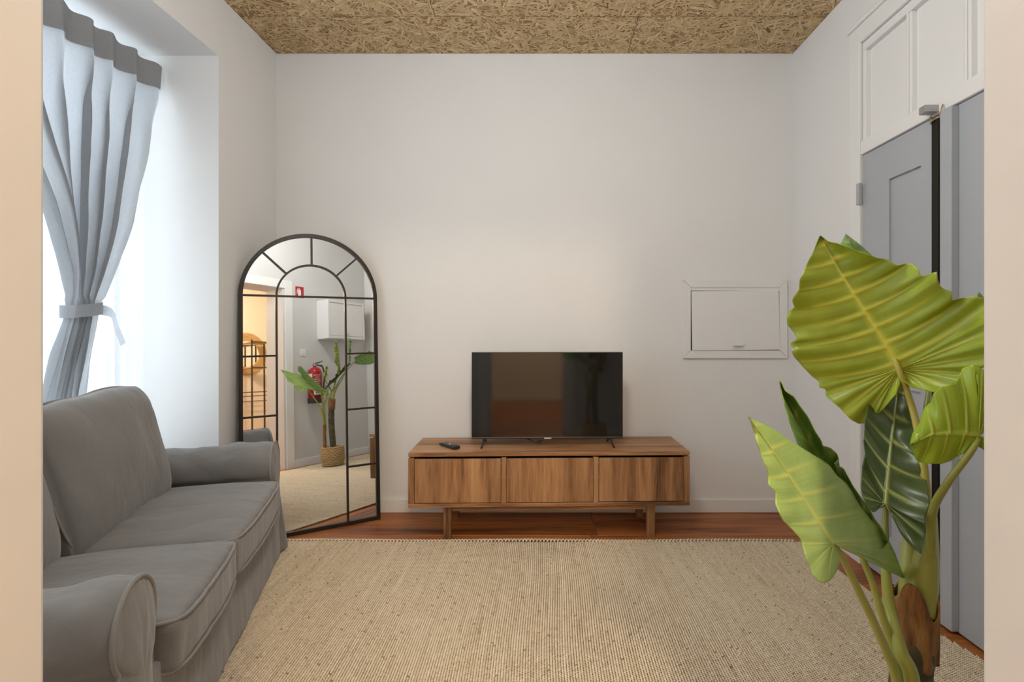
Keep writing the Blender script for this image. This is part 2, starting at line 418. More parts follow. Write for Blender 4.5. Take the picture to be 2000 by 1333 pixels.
def leaf_door(ya, yb, pa, pb):
    z0, z1 = 0.012, 2.086; T0, T1 = 0.003, 0.045
    body = MB()
    body.box(T0, T1, ya, pa, z0, z1); body.box(T0, T1, pb, yb, z0, z1)
    for q0, q1 in ((z0, 0.22), (0.93, 1.06), (1.911, z1)): body.box(T0, T1, pa, pb, q0, q1)
    d = body.build('door_leaf', M['grey_door'], dr)
    for q0, q1 in ((0.22, 0.93), (1.06, 1.911)):
        MB().box(T0 + 0.012, T1 - 0.005, pa, pb, q0, q1).build('door_panel', M['grey_door'], d)
    return d
leaf_door(2.085, 2.634, 2.235, 2.441)
leaf_door(1.464, 2.081, 1.62, 1.90)
MB().box(-0.028, 0.003, 2.029, 2.089, 0.015, 2.084).build('astragal', M['grey_door'], dr, bevel=0.003)
for z in (1.89, 1.10, 0.26):
    MB().box(-0.026, -0.008, 2.628, 2.652, z - 0.055, z + 0.055).build('hinge', M['grey_door'], dr, bevel=0.003)
bolt = MB().box(-0.030, -0.012, 2.094, 2.132, 0.01, 2.06).build('lock_bar', M['black_metal'], dr, bevel=0.004)
bolt['label'] = 'black vertical locking bar'
MB().box(-0.012, 0.003, 2.10, 2.126, 0.01, 2.06).build('bar_backing', M['black_metal'], bolt)
br = MB().box(-0.068, -0.012, 2.112, 2.150, 2.092, 2.122).build('bar_bracket', M['steel'], bolt, bevel=0.002)
MB().tube([(-0.021 + 0.016 * math.cos(a), 2.113 + 0.026 * math.sin(a), 2.045 + 0.004 * a) for a in np.linspace(0, 9, 30)], 0.003, 6).build('wire_binding', M['brass'], bolt, smooth=True)
MB().tube([(-0.02, 2.10, 2.06), (-0.03, 2.085, 2.075), (-0.026, 2.08, 2.095), (-0.018, 2.085, 2.11)], 0.003, 6).build('wire_end', M['brass'], bolt, smooth=True)
struct('door_light_blocker', MB().box(1.80, 1.86, DY0 - 0.1, DY1 + 0.1, 0, 2.8), M['wall'])  # unseen panel added to stop sky light leaking round the door

# ------------------------------------------------------------------ sofa (turned towards the television)
SOFA = (-1.565, 1.848); SROT = math.radians(16.3)
sofa = tag(empty('sofa', (*SOFA, 0.0125), (0, 0, SROT)), 'grey two-seat sofa with rolled arms, loose cushions and a floor-length skirt', 'sofa')

def cheb(n): return [-math.cos(math.pi * i / n) for i in range(n + 1)]
def rbox(h, r, nx, ny, nz_, fn=None):
    """rounded box of half sizes h, denser towards its edges, reshaped by fn"""
    mb = MB(); H = Vector(h); cache = {}
    def vid(p):
        k = (round(p[0], 6), round(p[1], 6), round(p[2], 6))
        if k in cache: return cache[k]
        P = Vector((p[0] * H.x, p[1] * H.y, p[2] * H.z))
        q = Vector([max(-(H[i] - r), min(H[i] - r, P[i])) for i in range(3)]); d = P - q
        if d.length > 1e-9: P = q + d.normalized() * r
        if fn: P = fn(P, Vector(p))
        mb.v.append(tuple(P)); cache[k] = len(mb.v) - 1; return cache[k]
    X, Y, Z = cheb(nx), cheb(ny), cheb(nz_)
    def face(A, B, mk):
        for i in range(len(A) - 1):
            for j in range(len(B) - 1):
                mb.f.append(tuple(vid(mk(a, b)) for a, b in ((A[i], B[j]), (A[i + 1], B[j]), (A[i + 1], B[j + 1]), (A[i], B[j + 1]))))
    for s in (-1, 1):
        face(X, Y, lambda a, b: (a, b, s)); face(X, Z, lambda a, b: (a, s, b)); face(Y, Z, lambda a, b: (s, a, b))
    return mb

def seat(yc, hy, seed):
    hx, hz = 0.31, 0.068; cx, cz = 0.135, 0.358
    def fn(P, p):
        e = max(0, 1 - p.x ** 4) * max(0, 1 - p.y ** 4)
        q = Vector(P)
        if p.z > 0: q.z += (0.055 * max(0, 1 - p.x ** 2) ** 0.6 * max(0, 1 - p.y ** 2) ** 0.6) * p.z
        q.z += 0.012 * (p.z > 0) * e * nz((P.x * 0.6, P.y * 2, 0), 6, seed)
        if p.x > 0: q.x += 0.016 * max(0, 1 - p.y ** 2) * p.x
        gath = max(0, (abs(p.x) - 0.55) / 0.45)
        if p.z > 0.2: q.z += 0.006 * gath * (1 - gath) * 4 * nz((P.y * 1.0, 0, 0), 26, seed)
        q.y += 0.006 * nz(P, 7, seed + 3); q.x += 0.004 * nz(P, 9, seed + 9)
        q.x += 0.004 * (p.x > 0.97) * nz((0, P.y, P.z * 0.3), 30, seed)
        return q + Vector((cx, yc, cz))
    c = rbox((hx, hy, hz), 0.02, 26, 30, 10, fn).build('seat_cushion', M['sofa'], sofa, smooth=True)
    for zt in (1, -1):
        pts = []
        for k in range(96):
            a = 2 * math.pi * k / 96
            u, v = math.cos(a), math.sin(a); m = (abs(u) ** 14 + abs(v) ** 14) ** (-1 / 14)
            p = Vector((u * m, v * m, zt * 0.96)); P = Vector((p.x * hx, p.y * hy, zt * (hz - 0.004)))
            q = fn(P, Vector((p.x * 0.995, p.y * 0.995, zt * 0.96)))
            pts.append(q)
        MB().tube(pts, 0.0055, 6, True).build('piping', M['piping'], c, smooth=True)
seat(0.272, 0.3715, 1.3); seat(-0.373, 0.2715, 5.1)

def backcush(yc, hy, seed, back=0.0, hz=0.265):
    hx = 0.115
    lean = Matrix.Rotation(math.radians(-15), 4, 'Y'); C = Vector((-0.125 - back, yc, 0.665 - (0.265 - hz)))
    def fn(P, p):
        th = (max(0, 1 - abs(p.y) ** 7) * max(0, 1 - abs(p.z) ** 6)) ** 0.5 * (0.72 + 0.28 * (1 - p.y ** 2) * (1 - p.z ** 2))
        q = Vector((p.x * (0.020 + 0.105 * th), P.y, P.z))
        sag = 0.022 * nz((0, P.y, P.z), 5, seed)
        q.x += sag * th
        q.x += 0.006 * th * nz((0, P.y * 2.4 + P.z, P.z), 9, seed)
        q.y += 0.015 * nz(P, 4, seed + 2); q.z += 0.012 * nz(P, 4, seed + 7)
        if p.z > 0: q.z += 0.012 * (1 - p.y ** 2) * p.z
        return C + (lean @ q)
    c = rbox((hx, hy, hz), 0.012, 10, 30, 26, fn).build('back_cushion', M['sofa'], sofa, smooth=True)
    pts = []
    for k in range(110):
        a = 2 * math.pi * k / 110; u, v = math.cos(a), math.sin(a); m = (abs(u) ** 10 + abs(v) ** 10) ** (-1 / 10)
        p = Vector((0.6, u * m, v * m)); pts.append(fn(Vector((0, p.y * hy, p.z * hz)), p))
    MB().tube(pts, 0.005, 6, True).build('piping', M['piping'], c, smooth=True)
backcush(0.265, 0.375, 2.0); backcush(-0.395, 0.265, 8.0, 0.035, 0.235)

def arm(sgn, seed):
    yc = sgn * 0.760; prof = [(-0.100, 0.06), (-0.096, 0.16), (-0.090, 0.26), (-0.086, 0.34), (-0.083, 0.38), (-0.086, 0.415)]
    cz, R = 0.497, 0.108
    for k in range(25):
        a = math.radians(222 - k * (264 / 24)); prof.append((R * math.cos(a), cz + R * 1.02 * math.sin(a)))
    prof += [(0.086, 0.415), (0.083, 0.38), (0.086, 0.34), (0.090, 0.26), (0.096, 0.16), (0.100, 0.06)]
    prof = [p for i, p in enumerate(prof) if i in (0,) or math.hypot(p[0] - prof[i - 1][0], p[1] - prof[i - 1][1]) > 0.003]
    n = len(prof); x0, x1 = -0.36, 0.395
    xs = [x0 + (x1 - x0) * (i / 30) for i in range(31)]
    vs, fs = [], []
    for i, x in enumerate(xs):
        tt = i / 30; k = 1.0 - 0.04 * max(0, (tt - 0.93) / 0.07) ** 2 - 0.05 * max(0, (0.06 - tt) / 0.06)
        for (a, z) in prof:
            wr = (0.007 * nz((x * 1.3 + z * 1.5, a * 2, z * 2.2), 7, seed) - 0.010 * max(0, 0.25 - abs(nz((x * 1.6 - z * 2.4, a, z * 0.5), 5, seed + 2)))) * min(1, (1 - tt) * 8)
            kk = k + wr / 0.108
            zz = 0.32 + (z - 0.32) * (kk if z > 0.32 else 1)
            vs.append((x, yc + a * kk, zz + 0.010 * math.sin(tt * math.pi) * (-1 if z > 0.45 else 0)))
    for i in range(30):
        for j in range(n - 1): fs.append((i * n + j, i * n + j + 1, (i + 1) * n + j + 1, (i + 1) * n + j))
    mb = MB(); mb.add(vs, fs); mb.f.append(tuple(range(n)))
    a = mb.build('arm', M['sofa'], sofa, smooth=True)
    # front panel with gathered cloth
    cen = (0.0, 0.36); vs, fs = [], []; rings = [0.965, 0.9, 0.75, 0.55, 0.3, 0.05]
    for ri, s in enumerate(rings):
        for (pa, pz) in prof:
            yy = cen[0] + (pa - cen[0]) * s; zz = cen[1] + (pz - cen[1]) * s
            xx = x1 + 0.022 * (1 - s ** 3) + 0.006 * nz((yy * 6, zz * 1.2, 0), 9, seed + 4) * (1 - s ** 4)
            vs.append((xx, yc + yy, zz))
    for ri in range(len(rings) - 1):
        for j in range(n): fs.append((ri * n + j, ri * n + (j + 1) % n, (ri + 1) * n + (j + 1) % n, (ri + 1) * n + j))
    fs.append(tuple((len(rings) - 1) * n + j for j in range(n)))
    MB().add(vs, fs).build('arm_front', M['sofa'], a, smooth=True)
    MB().tube([(x1 + 0.002, yc + p[0] * 0.985, 0.32 + (p[1] - 0.32) * (0.98 if p[1] > 0.32 else 1)) for p in prof], 0.006, 6).build('piping', M['piping'], a, smooth=True)
arm(1, 3.3); arm(-1, 6.6)

def backfn(P, p):
    q = Vector(P); q.x += 0.006 * nz(P, 4, 2.2)
    return q + Vector((-0.285, 0, 0.41))
rbox((0.075, 0.68, 0.35), 0.05, 8, 24, 14, backfn).build('backrest', M['sofa'], sofa, smooth=True)
rbox((0.385, 0.665, 0.13), 0.015, 8, 10, 6, lambda P, p: P + Vector((0.015, 0, 0.185))).build('seat_base', M['sofa'], sofa, smooth=True)
# skirt: cloth wall round the foot with soft waves and a pleat at each corner
hx, hy = 0.405, 0.852; ring = []
bx_ = 0.365
per = [((-bx_, -hy), (hx, -hy)), ((hx, -hy), (hx, hy)), ((hx, hy), (-bx_, hy)), ((-bx_, hy), (-bx_, -hy))]
nrm = [(0, -1), (1, 0), (0, 1), (-1, 0)]
for (p, q), nn in zip(per, nrm):
    L = math.hypot(q[0] - p[0], q[1] - p[1]); k = int(L / 0.012)
    for i in range(k):
        t = i / k; d = min(t, 1 - t) * L
        corner = math.exp(-(d / 0.05) ** 2)
        ring.append(((p[0] + (q[0] - p[0]) * t), (p[1] + (q[1] - p[1]) * t), nn, corner, d))
vs, fs = [], []; nr = len(ring); levels = [0.335, 0.33, 0.28, 0.22, 0.15, 0.08, 0.012]
for li, z in enumerate(levels):
    fl_ = (0.33 - z) / 0.33
    for (x, y_, nn, cr, d) in ring:
        s_ = 0.015 * fl_ + 0.008 * fl_ * nz((x * 1.0, y_ * 1.0, 0), 9, 4.4) + cr * fl_ * 0.025 - 0.016 * fl_ * math.exp(-((d - 0.055) / 0.012) ** 2)
        if nn == (0, 1): s_ *= 0.4
        if nn == (-1, 0): s_ *= 0.3
        if li == 0: s_ = -0.012
        dx = s_ * nn[0] + (cr * fl_ * 0.02 * (1 if x > 0 else -1) if nn[0] == 0 and x > 0 else 0)
        dy = s_ * nn[1] + (cr * fl_ * 0.02 * (1 if y_ > 0 else -1) if nn[1] == 0 else 0)
        vs.append((x + dx, y_ + dy, z))
for li in range(len(levels) - 1):
    for j in range(nr): fs.append((li * nr + j, li * nr + (j + 1) % nr, (li + 1) * nr + (j + 1) % nr, (li + 1) * nr + j))
MB().add(vs, fs).build('skirt', M['sofa'], sofa, smooth=True)
for x in (-0.30, 0.30):
    for yy in (-0.75, 0.75): MB().box(x - 0.025, x + 0.025, yy - 0.025, yy + 0.025, 0, 0.07).build('foot', M['black_plastic'], sofa)

# ------------------------------------------------------------------ jute rug
rug = tag(empty('rug', (0, 0, 0)), 'large cream handwoven jute rug with a ribbed weave and looped edge', 'rug')
RX0, RX1, RY0, RY1 = -1.50, 1.49, 0.56, 2.915
def rug_edge(y):
    k = (RY1 - y) / 1.04
    return 1.440 + 0.150 * min(k, 1.15) ** 1.25 - 0.012 * math.sin(k * 4)
def rug_z(x, y): return 0.004 + 0.002 * nz((x, y, 0), 1.5, 3.0) + 0.001
ny_ = 48; vs, fs = [], []
mbr = MB()
poly = [(rug_edge(RY1 - (RY1 - RY0) * i / 40) - 0.006, RY1 - 0.004 - (RY1 - RY0 - 0.008) * i / 40) for i in range(41)] + [(RX0, RY0 + 0.004), (RX0, RY1 - 0.004)]
mbr.prism(poly, 'z', 0.0005, 0.0045).build('backing', M['rug_base'], rug)
px_, py_ = 0.0098, 0.0088            # knot pitch across and along the ribs
nx_k = int((1.62 - RX0) / px_); ny_k = int((RY1 - RY0) / py_)
I, J = np.meshgrid(np.arange(nx_k), np.arange(ny_k), indexing='ij')
t = (RY1 - (RY0 + J * py_)) / (RY1 - RY0)
wob = 0.006 * np.sin(J * 0.021 + I * 0.05) + 0.004 * np.sin(J * 0.05 + 1.3 + I * 0.013)
cx = RX0 + I * px_ + wob; cy = RY0 + (J + 0.5 * (I % 2)) * py_ + 0.003 * np.sin(I * 0.07)
edge = np.array([rug_edge(v) for v in (RY0 + np.arange(ny_k) * py_)])
cy = cy + 0.006 * np.sin(I * 0.031 + 0.7) * (1 - np.minimum(1, t * 8)) - 0.006
keep = (cx < edge[None, :] - 0.004) & (cy < RY1)
cx, cy, I2, J2 = cx[keep], cy[keep], I[keep], J[keep]
n = len(cx)
rib = RNG.normal(0, 1, nx_k); streak = np.repeat(RNG.normal(0, 1, (nx_k, ny_k // 14 + 1)), 14, axis=1)[:, :ny_k]
tone = 0.62 + 0.06 * rib[I2] + 0.07 * streak[I2, J2] + RNG.normal(0, 0.10, n)
tone[RNG.random(n) < 0.006] = 0.05
tone[RNG.random(n) < 0.02] *= 0.5
sx = px_ * RNG.uniform(0.40, 0.50, n); sy = py_ * RNG.uniform(0.44, 0.56, n); hz = RNG.uniform(0.0055, 0.0080, n)
sk = RNG.normal(0.0016, 0.0007, n)
V = []
for v_ in (-1, 0, 1):
    for u_ in (-1, 0, 1):
        h = (1 - 0.85 * abs(u_)) * (1 - 0.85 * abs(v_)) if not (u_ and v_) else 0.0
        V.append(np.stack([cx + u_ * sx * (0.72 if v_ else 1) + v_ * sk, cy + v_ * sy * (0.75 if u_ else 1), 0.0042 + hz * h], 1))
V = np.stack(V, 1).reshape(-1, 3)
q = np.array([[0, 1, 4, 3], [1, 2, 5, 4], [3, 4, 7, 6], [4, 5, 8, 7]])
FC = (np.arange(n)[:, None, None] * 9 + q[None]).reshape(-1, 4)
o = attr_mesh('weave', V, FC, np.repeat(tone.clip(0, 1), 9), True, M['rug_knot'], rug); o['kind'] = 'stuff'
# looped selvedge along the far edge and cord along the right edge
lm = MB(); xx = RX0
k = 0
for i in range(int((1.438 - RX0) / 0.0196)):
    x = RX0 + i * 0.0196; yy = RY1 - 0.006 + 0.006 * math.sin(i * 0.11)
    lm.tube([(x - 0.006, yy - 0.012, 0.006), (x - 0.001, yy + 0.004, 0.011), (x + 0.007, yy + 0.012, 0.010), (x + 0.012, yy + 0.006, 0.005)], 0.0046, 5)
o = lm.build('looped_edge', M['rug_knot'], rug, smooth=True); o['kind'] = 'stuff'
a = o.data.attributes.new('tone', 'FLOAT', 'POINT'); a.data.foreach_set('value', np.repeat(RNG.normal(0.75, 0.15, len(o.data.vertices) // 20).clip(0, 1), 20))

# ------------------------------------------------------------------ walnut sideboard
BROT = math.radians(1.5)
BX, BY = 0.033, 3.135
bench = tag(empty('tv_bench', (BX, BY, 0), (0, 0, BROT)), 'long low walnut television bench with three flap doors', 'tv bench')
LW, DP = 0.80, 0.20
MB().box(-LW, LW, -DP, DP, 0.478, 0.50).build('top', M['walnut_h'], bench, bevel=0.002)
MB().box(-LW, LW, -DP, DP, 0.190, 0.212).build('bottom_panel', M['walnut_h'], bench, bevel=0.002)
for x0, x1 in ((-LW, -LW + 0.034), (LW - 0.034, LW)):
    MB().box(x0, x1, -DP, DP, 0.212, 0.470).build('side_panel', M['walnut_e'], bench, bevel=0.002)
for xc in (-0.262, 0.262):
    MB().box(xc - 0.015, xc + 0.015, -DP + 0.002, DP - 0.02, 0.212, 0.470).build('divider', M['walnut_e'], bench, bevel=0.002)
MB().box(-LW + 0.034, LW - 0.034, DP - 0.016, DP - 0.004, 0.212, 0.478).build('back_panel', M['dark_shade'], bench)
MB().box(-LW + 0.012, LW - 0.012, -DP + 0.03, DP - 0.02, 0.470, 0.478).build('top_gap_shade', M['dark_shade'], bench)  # solid dark strip, paints in the shade under the top
for x0, x1 in ((-LW + 0.034, -0.277), (-0.247, 0.247), (0.277, LW - 0.034)):
    c = (x0 + x1) / 2
    d = MB().box(x0 + 0.002 - c, x1 - 0.002 - c, 0, 0.018, -0.126, 0.122).build('door', M['walnut_v'], bench, bevel=0.0015)
    d.location = (c, -DP + 0.001, 0.342)
for x in (-0.585, 0.585):
    for y_ in (-DP + 0.03, DP - 0.06):
        MB().prism([(-0.023, 0.190), (0.023, 0.190), (0.021, 0), (-0.021, 0)], 'y', y_ - 0.0, y_ + 0.035).build('leg', M['walnut_e'], bench, bevel=0.002).location = (x, 0, 0)
    MB().box(x - 0.016, x + 0.016, -DP + 0.066, DP - 0.061, 0.150, 0.1895).build('leg_rail', M['walnut_e'], bench)
MB().box(-0.562, 0.562, -DP + 0.05, -DP + 0.070, 0.152, 0.1895).build('stretcher', M['walnut_h'], bench, bevel=0.002)
MB().box(-0.562, 0.562, DP - 0.05, DP - 0.030, 0.152, 0.1895).build('stretcher', M['walnut_h'], bench, bevel=0.002)
for xc in (-0.277, -0.247, 0.247, 0.277):
    for z in (0.44, 0.36): MB().box(xc - 0.002, xc + 0.002, -DP - 0.0005, -DP + 0.004, z - 0.003, z + 0.003).build('hinge_pin', M['steel'], bench)

# ------------------------------------------------------------------ television
tv = tag(empty('television', (0.0255, 3.10, 0.5), (0, 0, math.radians(1.6))), 'flat black television with thin bezel on splayed feet', 'television')
hw = 0.452
MB().box(-hw, hw, -0.012, 0.022, 0.042, 0.560).build('casing', M['black_plastic'], tv, bevel=0.003)
MB().box(-hw + 0.004, hw - 0.004, -0.0135, -0.012, 0.054, 0.556).build('screen', M['screen'], tv)
MB().box(-0.30, 0.30, 0.022, 0.06, 0.06, 0.34).build('back_housing', M['black_plastic'], tv, bevel=0.01)
MB().box(-hw, hw, -0.0145, -0.012, 0.050, 0.0525).build('bezel_line', M['rubber'], tv)
MB().box(-0.020, 0.022, -0.0155, -0.012, 0.0435, 0.0495).build('badge', M['logo'], tv)
for sx in (-1, 1):
    ft = MB()
    ft.tube([(sx * 0.375, -0.002, 0.044), (sx * 0.388, -0.085, 0.006)], 0.0055, 6)
    ft.tube([(sx * 0.375, 0.006, 0.044), (sx * 0.372, 0.09, 0.006)], 0.0055, 6)
    ft.box(sx * 0.375 - 0.012, sx * 0.375 + 0.012, -0.012, 0.014, 0.034, 0.046)
    ft.build('foot', M['black_plastic'], tv)
MB().tube([(-0.22, 0.03, 0.05), (-0.12, 0.01, 0.038), (-0.07, -0.01, 0.024), (-0.045, -0.004, 0.020), (-0.035, 0.02, 0.03), (-0.05, 0.04, 0.05)], 0.004, 6).build('cable', M['black_plastic'], tv, smooth=True)
MB().box(-0.062, -0.028, -0.010, 0.01, 0.031, 0.042).build('receiver', M['black_plastic'], tv, bevel=0.002)

# remote control lying askew on the bench
rc = tag(empty('remote_control', (-0.555, 3.06, 0.5005), (0, 0, math.radians(-48))), 'slim black remote control lying askew on the walnut bench', 'remote')
MB().prism([(-0.085, 0.004), (-0.085, 0.012), (-0.05, 0.016), (0.07, 0.020), (0.085, 0.016), (0.085, 0.003), (0.06, 0.0), (-0.06, 0.0)], 'y', -0.022, 0.022).build('body', M['black_plastic'], rc, bevel=0.004)
for i in range(6):
    for j in (-1, 0, 1):
        MB().box(-0.060 + i * 0.021 - 0.006, -0.060 + i * 0.021 + 0.006, j * 0.013 - 0.0045, j * 0.013 + 0.0045, 0.013 + 0.0007 * i, 0.0178 + 0.0007 * i).build('key', M['key_white'] if (i == 3 and j == 0) else M['rubber'], rc)

# ------------------------------------------------------------------ flap cupboard in the back wall
def mitred(mb, x0, x1, z0, z1, wd, y0, y1):
    for poly in (((x0, z0), (x1, z0), (x1 - wd, z0 + wd), (x0 + wd, z0 + wd)), ((x0, z1), (x0 + wd, z1 - wd), (x1 - wd, z1 - wd), (x1, z1)),
                 ((x0, z0 + .001), (x0 + wd, z0 + wd + .001), (x0 + wd, z1 - wd - .001), (x0, z1 - .001)), ((x1, z0 + .001), (x1, z1 - .001), (x1 - wd, z1 - wd - .001), (x1 - wd, z0 + wd + .001))):
        yield poly
hx0, hx1, hz0, hz1 = 0.908, 1.588, 1.006, 1.518
ht = tag(empty('wall_hatch', (0, YB, 0)), 'white framed flap hatch with a small knob set into the plaster wall', 'hatch')
for pl in mitred(None, hx0, hx1, hz0, hz1, 0.052, 0, 0):
    MB().prism(pl, 'y', -0.018, 0).build('frame_side', M['wall'], ht, bevel=0.003)
MB().box(hx0 + 0.05, hx1 - 0.05, -0.002, 0, hz0 + 0.05, hz1 - 0.05).build('recess_shade', M['dark_shade'], ht)  # flat dark panel, shade of a recess put into its colour
MB().box(hx0 + 0.052, hx1 - 0.052, -0.012, -0.002, hz1 - 0.072, hz1 - 0.052).build('head_strip', M['wall'], ht)
fd = MB().box(-0.2855, 0.2825, -0.012, 0, -0.385, 0).build('flap_door', M['wall'], ht, bevel=0.002)
fd.location = ((hx0 + hx1) / 2 + 0.002, -0.004, hz1 - 0.0735); fd.rotation_euler = (math.radians(-1.3), math.radians(-0.5), 0)
kn = MB().tube([(0, 0, 0), (0, -0.018, 0)], [0.010, 0.010], 12)
kn.box(-0.032, 0.032, -0.028, -0.016, -0.012, 0.012)
kn = kn.build('knob', M['trim'], fd, bevel=0.003); kn.location = (0.002, -0.012, -0.345)

# ------------------------------------------------------------------ arched window-pane mirror leaning in the corner
mdir = Vector((0.852, 0.523, 0)).normalized(); MW = 0.768; TILT = math.radians(3.6)
Rb = Vector((-1.030, 3.262, 0)); Lb = Rb - mdir * MW
mc = (Rb + Lb) / 2
mir = tag(empty('arched_mirror', mc, (0, 0, math.atan2(mdir.y, mdir.x))), 'tall arched mirror with black window-pane bars leaning in the corner', 'mirror')
tl = Matrix.Rotation(-TILT, 4, 'X')        # lean back (+y of the mirror's own frame)
R_ = MW / 2; SP = 1.395; fb = 0.011
def tf(p): return tl @ Vector(p)
outer = [(-R_ + fb, fb)] + [(-(R_ - fb) * math.cos(a), SP + (R_ - fb) * math.sin(a)) for a in np.linspace(0, math.pi, 49)] + [(R_ - fb, fb)]
def bar(name, pts, w_, y0, y1, closed=False):
    """flat bar of rectangular section following pts in the mirror plane"""
    m_ = len(pts); P = [Vector((p[0], p[1])) for p in pts]; vs, fs = [], []
    for i in range(m_):
        a = P[i - 1] if (i > 0 or closed) else P[i]; c = P[(i + 1) % m_] if (i < m_ - 1 or closed) else P[i]
        d0 = (P[i] - a); d1 = (c - P[i])
        if d0.length < 1e-9: d0 = d1
        if d1.length < 1e-9: d1 = d0
        d0.normalize(); d1.normalize()
        nn = Vector((-(d0.y + d1.y), d0.x + d1.x)); nn.normalize()
        k = 1 / max(0.5, nn.dot(Vector((-d0.y, d0.x))))
        for s, y_ in ((-1, y0), (1, y0), (1, y1), (-1, y1)):
            q = P[i] + nn * s * w_ / 2 * k; vs.append(tf((q.x, y_, q.y)))
    for i in range(m_ if closed else m_ - 1):
        j = (i + 1) % m_
        for k in range(4): fs.append((i * 4 + k, i * 4 + (k + 1) % 4, j * 4 + (k + 1) % 4, j * 4 + k))
    if not closed: fs += [(0, 1, 2, 3), tuple((m_ - 1) * 4 + k for k in range(4))]
    return MB().add(vs, fs).build(name, M['bronze'], mir)
bar('frame', outer, 0.022, -0.014, 0.010, True)
vs = [tf((p[0], -0.002, p[1])) for p in outer] + [tf((p[0], 0.004, p[1])) for p in outer]; n = len(outer)
MB().add(vs, [tuple(range(n)), tuple(range(2 * n - 1, n - 1, -1))] + [(i, (i + 1) % n, n + (i + 1) % n, n + i) for i in range(n)]).build('mirror_glass', M['silver'], mir)
Ri = 0.192; b_ = 0.011
bar('inner_arch', [(-Ri, fb)] + [(-Ri * math.cos(a), SP + Ri * math.sin(a)) for a in np.linspace(0, math.pi, 33)] + [(Ri, fb)], b_, -0.012, -0.0025)
bar('cross_bar', [(-R_ + 0.02, SP), (R_ - 0.02, SP)], b_, -0.011, -0.0025)
for sx in (-1, 1):
    for z in (0.35, 0.70, 1.045): bar('glazing_bar', [(sx * (Ri + 0.003), z), (sx * (R_ - 0.02), z)], b_, -0.011, -0.0025)
for a in (44, 90, 136):
    ar = math.radians(a); bar('spoke', [((Ri + 0.003) * math.cos(ar), SP + (Ri + 0.003) * math.sin(ar)), ((R_ - 0.02) * math.cos(ar), SP + (R_ - 0.02) * math.sin(ar))], b_, -0.011, -0.0025)

# ------------------------------------------------------------------ curtains in the window reveal
def lerp_tab(tab, z):
    tab = sorted(tab)
    if z <= tab[0][0]: return tab[0][1:]
    for a, c in zip(tab[:-1], tab[1:]):
        if z <= c[0]:
            t = (z - a[0]) / (c[0] - a[0]); t = t * t * (3 - 2 * t) if False else t
            return tuple(p + (q - p) * t for p, q in zip(a[1:], c[1:]))
    return tab[-1][1:]
RODX, RODZ = -2.068, 2.535
rod = MB().tube([(RODX, NICHE0, RODZ), (RODX, NICHE1, RODZ)], 0.008, 10).build('curtain_rod', M['plastic_white'], smooth=True)
tag(rod, 'thin white curtain rod spanning the window reveal, holding the grey curtain', 'curtain rod')
rod2 = MB().tube([(-2.185, NICHE0, 2.615), (-2.185, NICHE1, 2.615)], 0.006, 8).build('curtain_rod', M['plastic_white'], smooth=True)
tag(rod2, 'slender white rod behind the grey curtain, holding the sheer', 'curtain rod')
#         z     near  far   x       fold
tab = [(0.10, 2.15, 2.40, -2.118, 0.010), (0.60, 2.15, 2.38, -2.115, 0.012), (0.87, 2.165, 2.36, -2.105, 0.018), (1.10, 2.205, 2.365, -2.085, 0.026),
       (1.25, 2.24, 2.385, -2.070, 0.020), (1.305, 2.246, 2.395, -2.068, 0.018), (1.36, 2.235, 2.415, -2.068, 0.022), (1.45, 2.21, 2.442, -2.064, 0.032), (1.71, 2.11, 2.53, -2.060, 0.040),
       (2.10, 1.97, 2.643, -2.062, 0.036), (2.40, 1.89, 2.72, -2.067, 0.026), (2.50, 1.87, 2.745, RODX, 0.016), (2.60, 1.86, 2.757, RODX, 0.014)]
def curt(u, z):
    n_, f_, x_, am = lerp_tab(tab, z)
    uu = u + 0.018 * math.sin(u * 9 + 1) + 0.012 * math.sin(u * 23)
    ph = uu * 2 * math.pi * 6.5
    k = 1 - min(1, max(0, (z - 2.2) / 0.4))
    sharp = math.sin(ph) + 0.28 * math.sin(2 * ph + 0.8 + z) * k
    big = 0.035 * math.sin(u * 5.2 + z * 1.6) * k * (1 if z > 1.35 else 0.25)
    fl_ = math.exp(-((z - 1.72) / 0.30) ** 2) * (0.05 * math.exp(-((u - 0.15) / 0.16) ** 2) - 0.02 * math.exp(-((u - 0.45) / 0.12) ** 2))
    hs = min(1, max(0, (z - 2.24) / 0.22)); hs = hs * hs * (3 - 2 * hs)
    cr = nz((u * 16 + 0.7 * z, z * 4.5, 0), 1.0, 2)
    x = x_ + am * sharp + big * 0.5 + fl_ + k * (0.009 * cr - 0.012 * max(0, 0.16 - abs(nz((u * 11 - z * 1.4, z * 2.6, 0), 1.0, 9)))) + 0.022 * hs * (z < 2.53)
    yv = n_ + (f_ - n_) * (u + 0.03 * math.sin(ph + 1.2) * k)
    return (x, yv, z)
cur = tag(empty('curtain', (0, 0, 0)), 'grey linen curtain tied back at its middle in the window reveal', 'curtain')
zs = [0.10 + (2.53 - 0.10) * i / 110 for i in range(111)]
c = MB().grid(lambda a, b: curt(a, 0.10 + (2.515 - 0.10) * b), 150, 110).build('cloth', M['curtain'], cur, smooth=True)
hd = MB().grid(lambda a, b: tuple(p + q for p, q in zip((lambda q: (q[0] + 0.022 * (q[2] >= 2.53), q[1], q[2]))(curt(a, 2.46 + 0.135 * b)), (0.004, 0, 0.004 * math.sin(a * 41)))), 150, 8).build('header', M['curtain_band'], cur, smooth=True)
hb = MB().grid(lambda a, b: tuple(p + q for p, q in zip((lambda q: (q[0] - 0.022 * (q[2] < 2.53), q[1], q[2]))(curt(a, 2.46 + 0.135 * b)), (-0.036, 0, 0.004 * math.sin(a * 41)))), 150, 8).build('header_lining', M['curtain_band'], cur, smooth=True)
tb = MB()
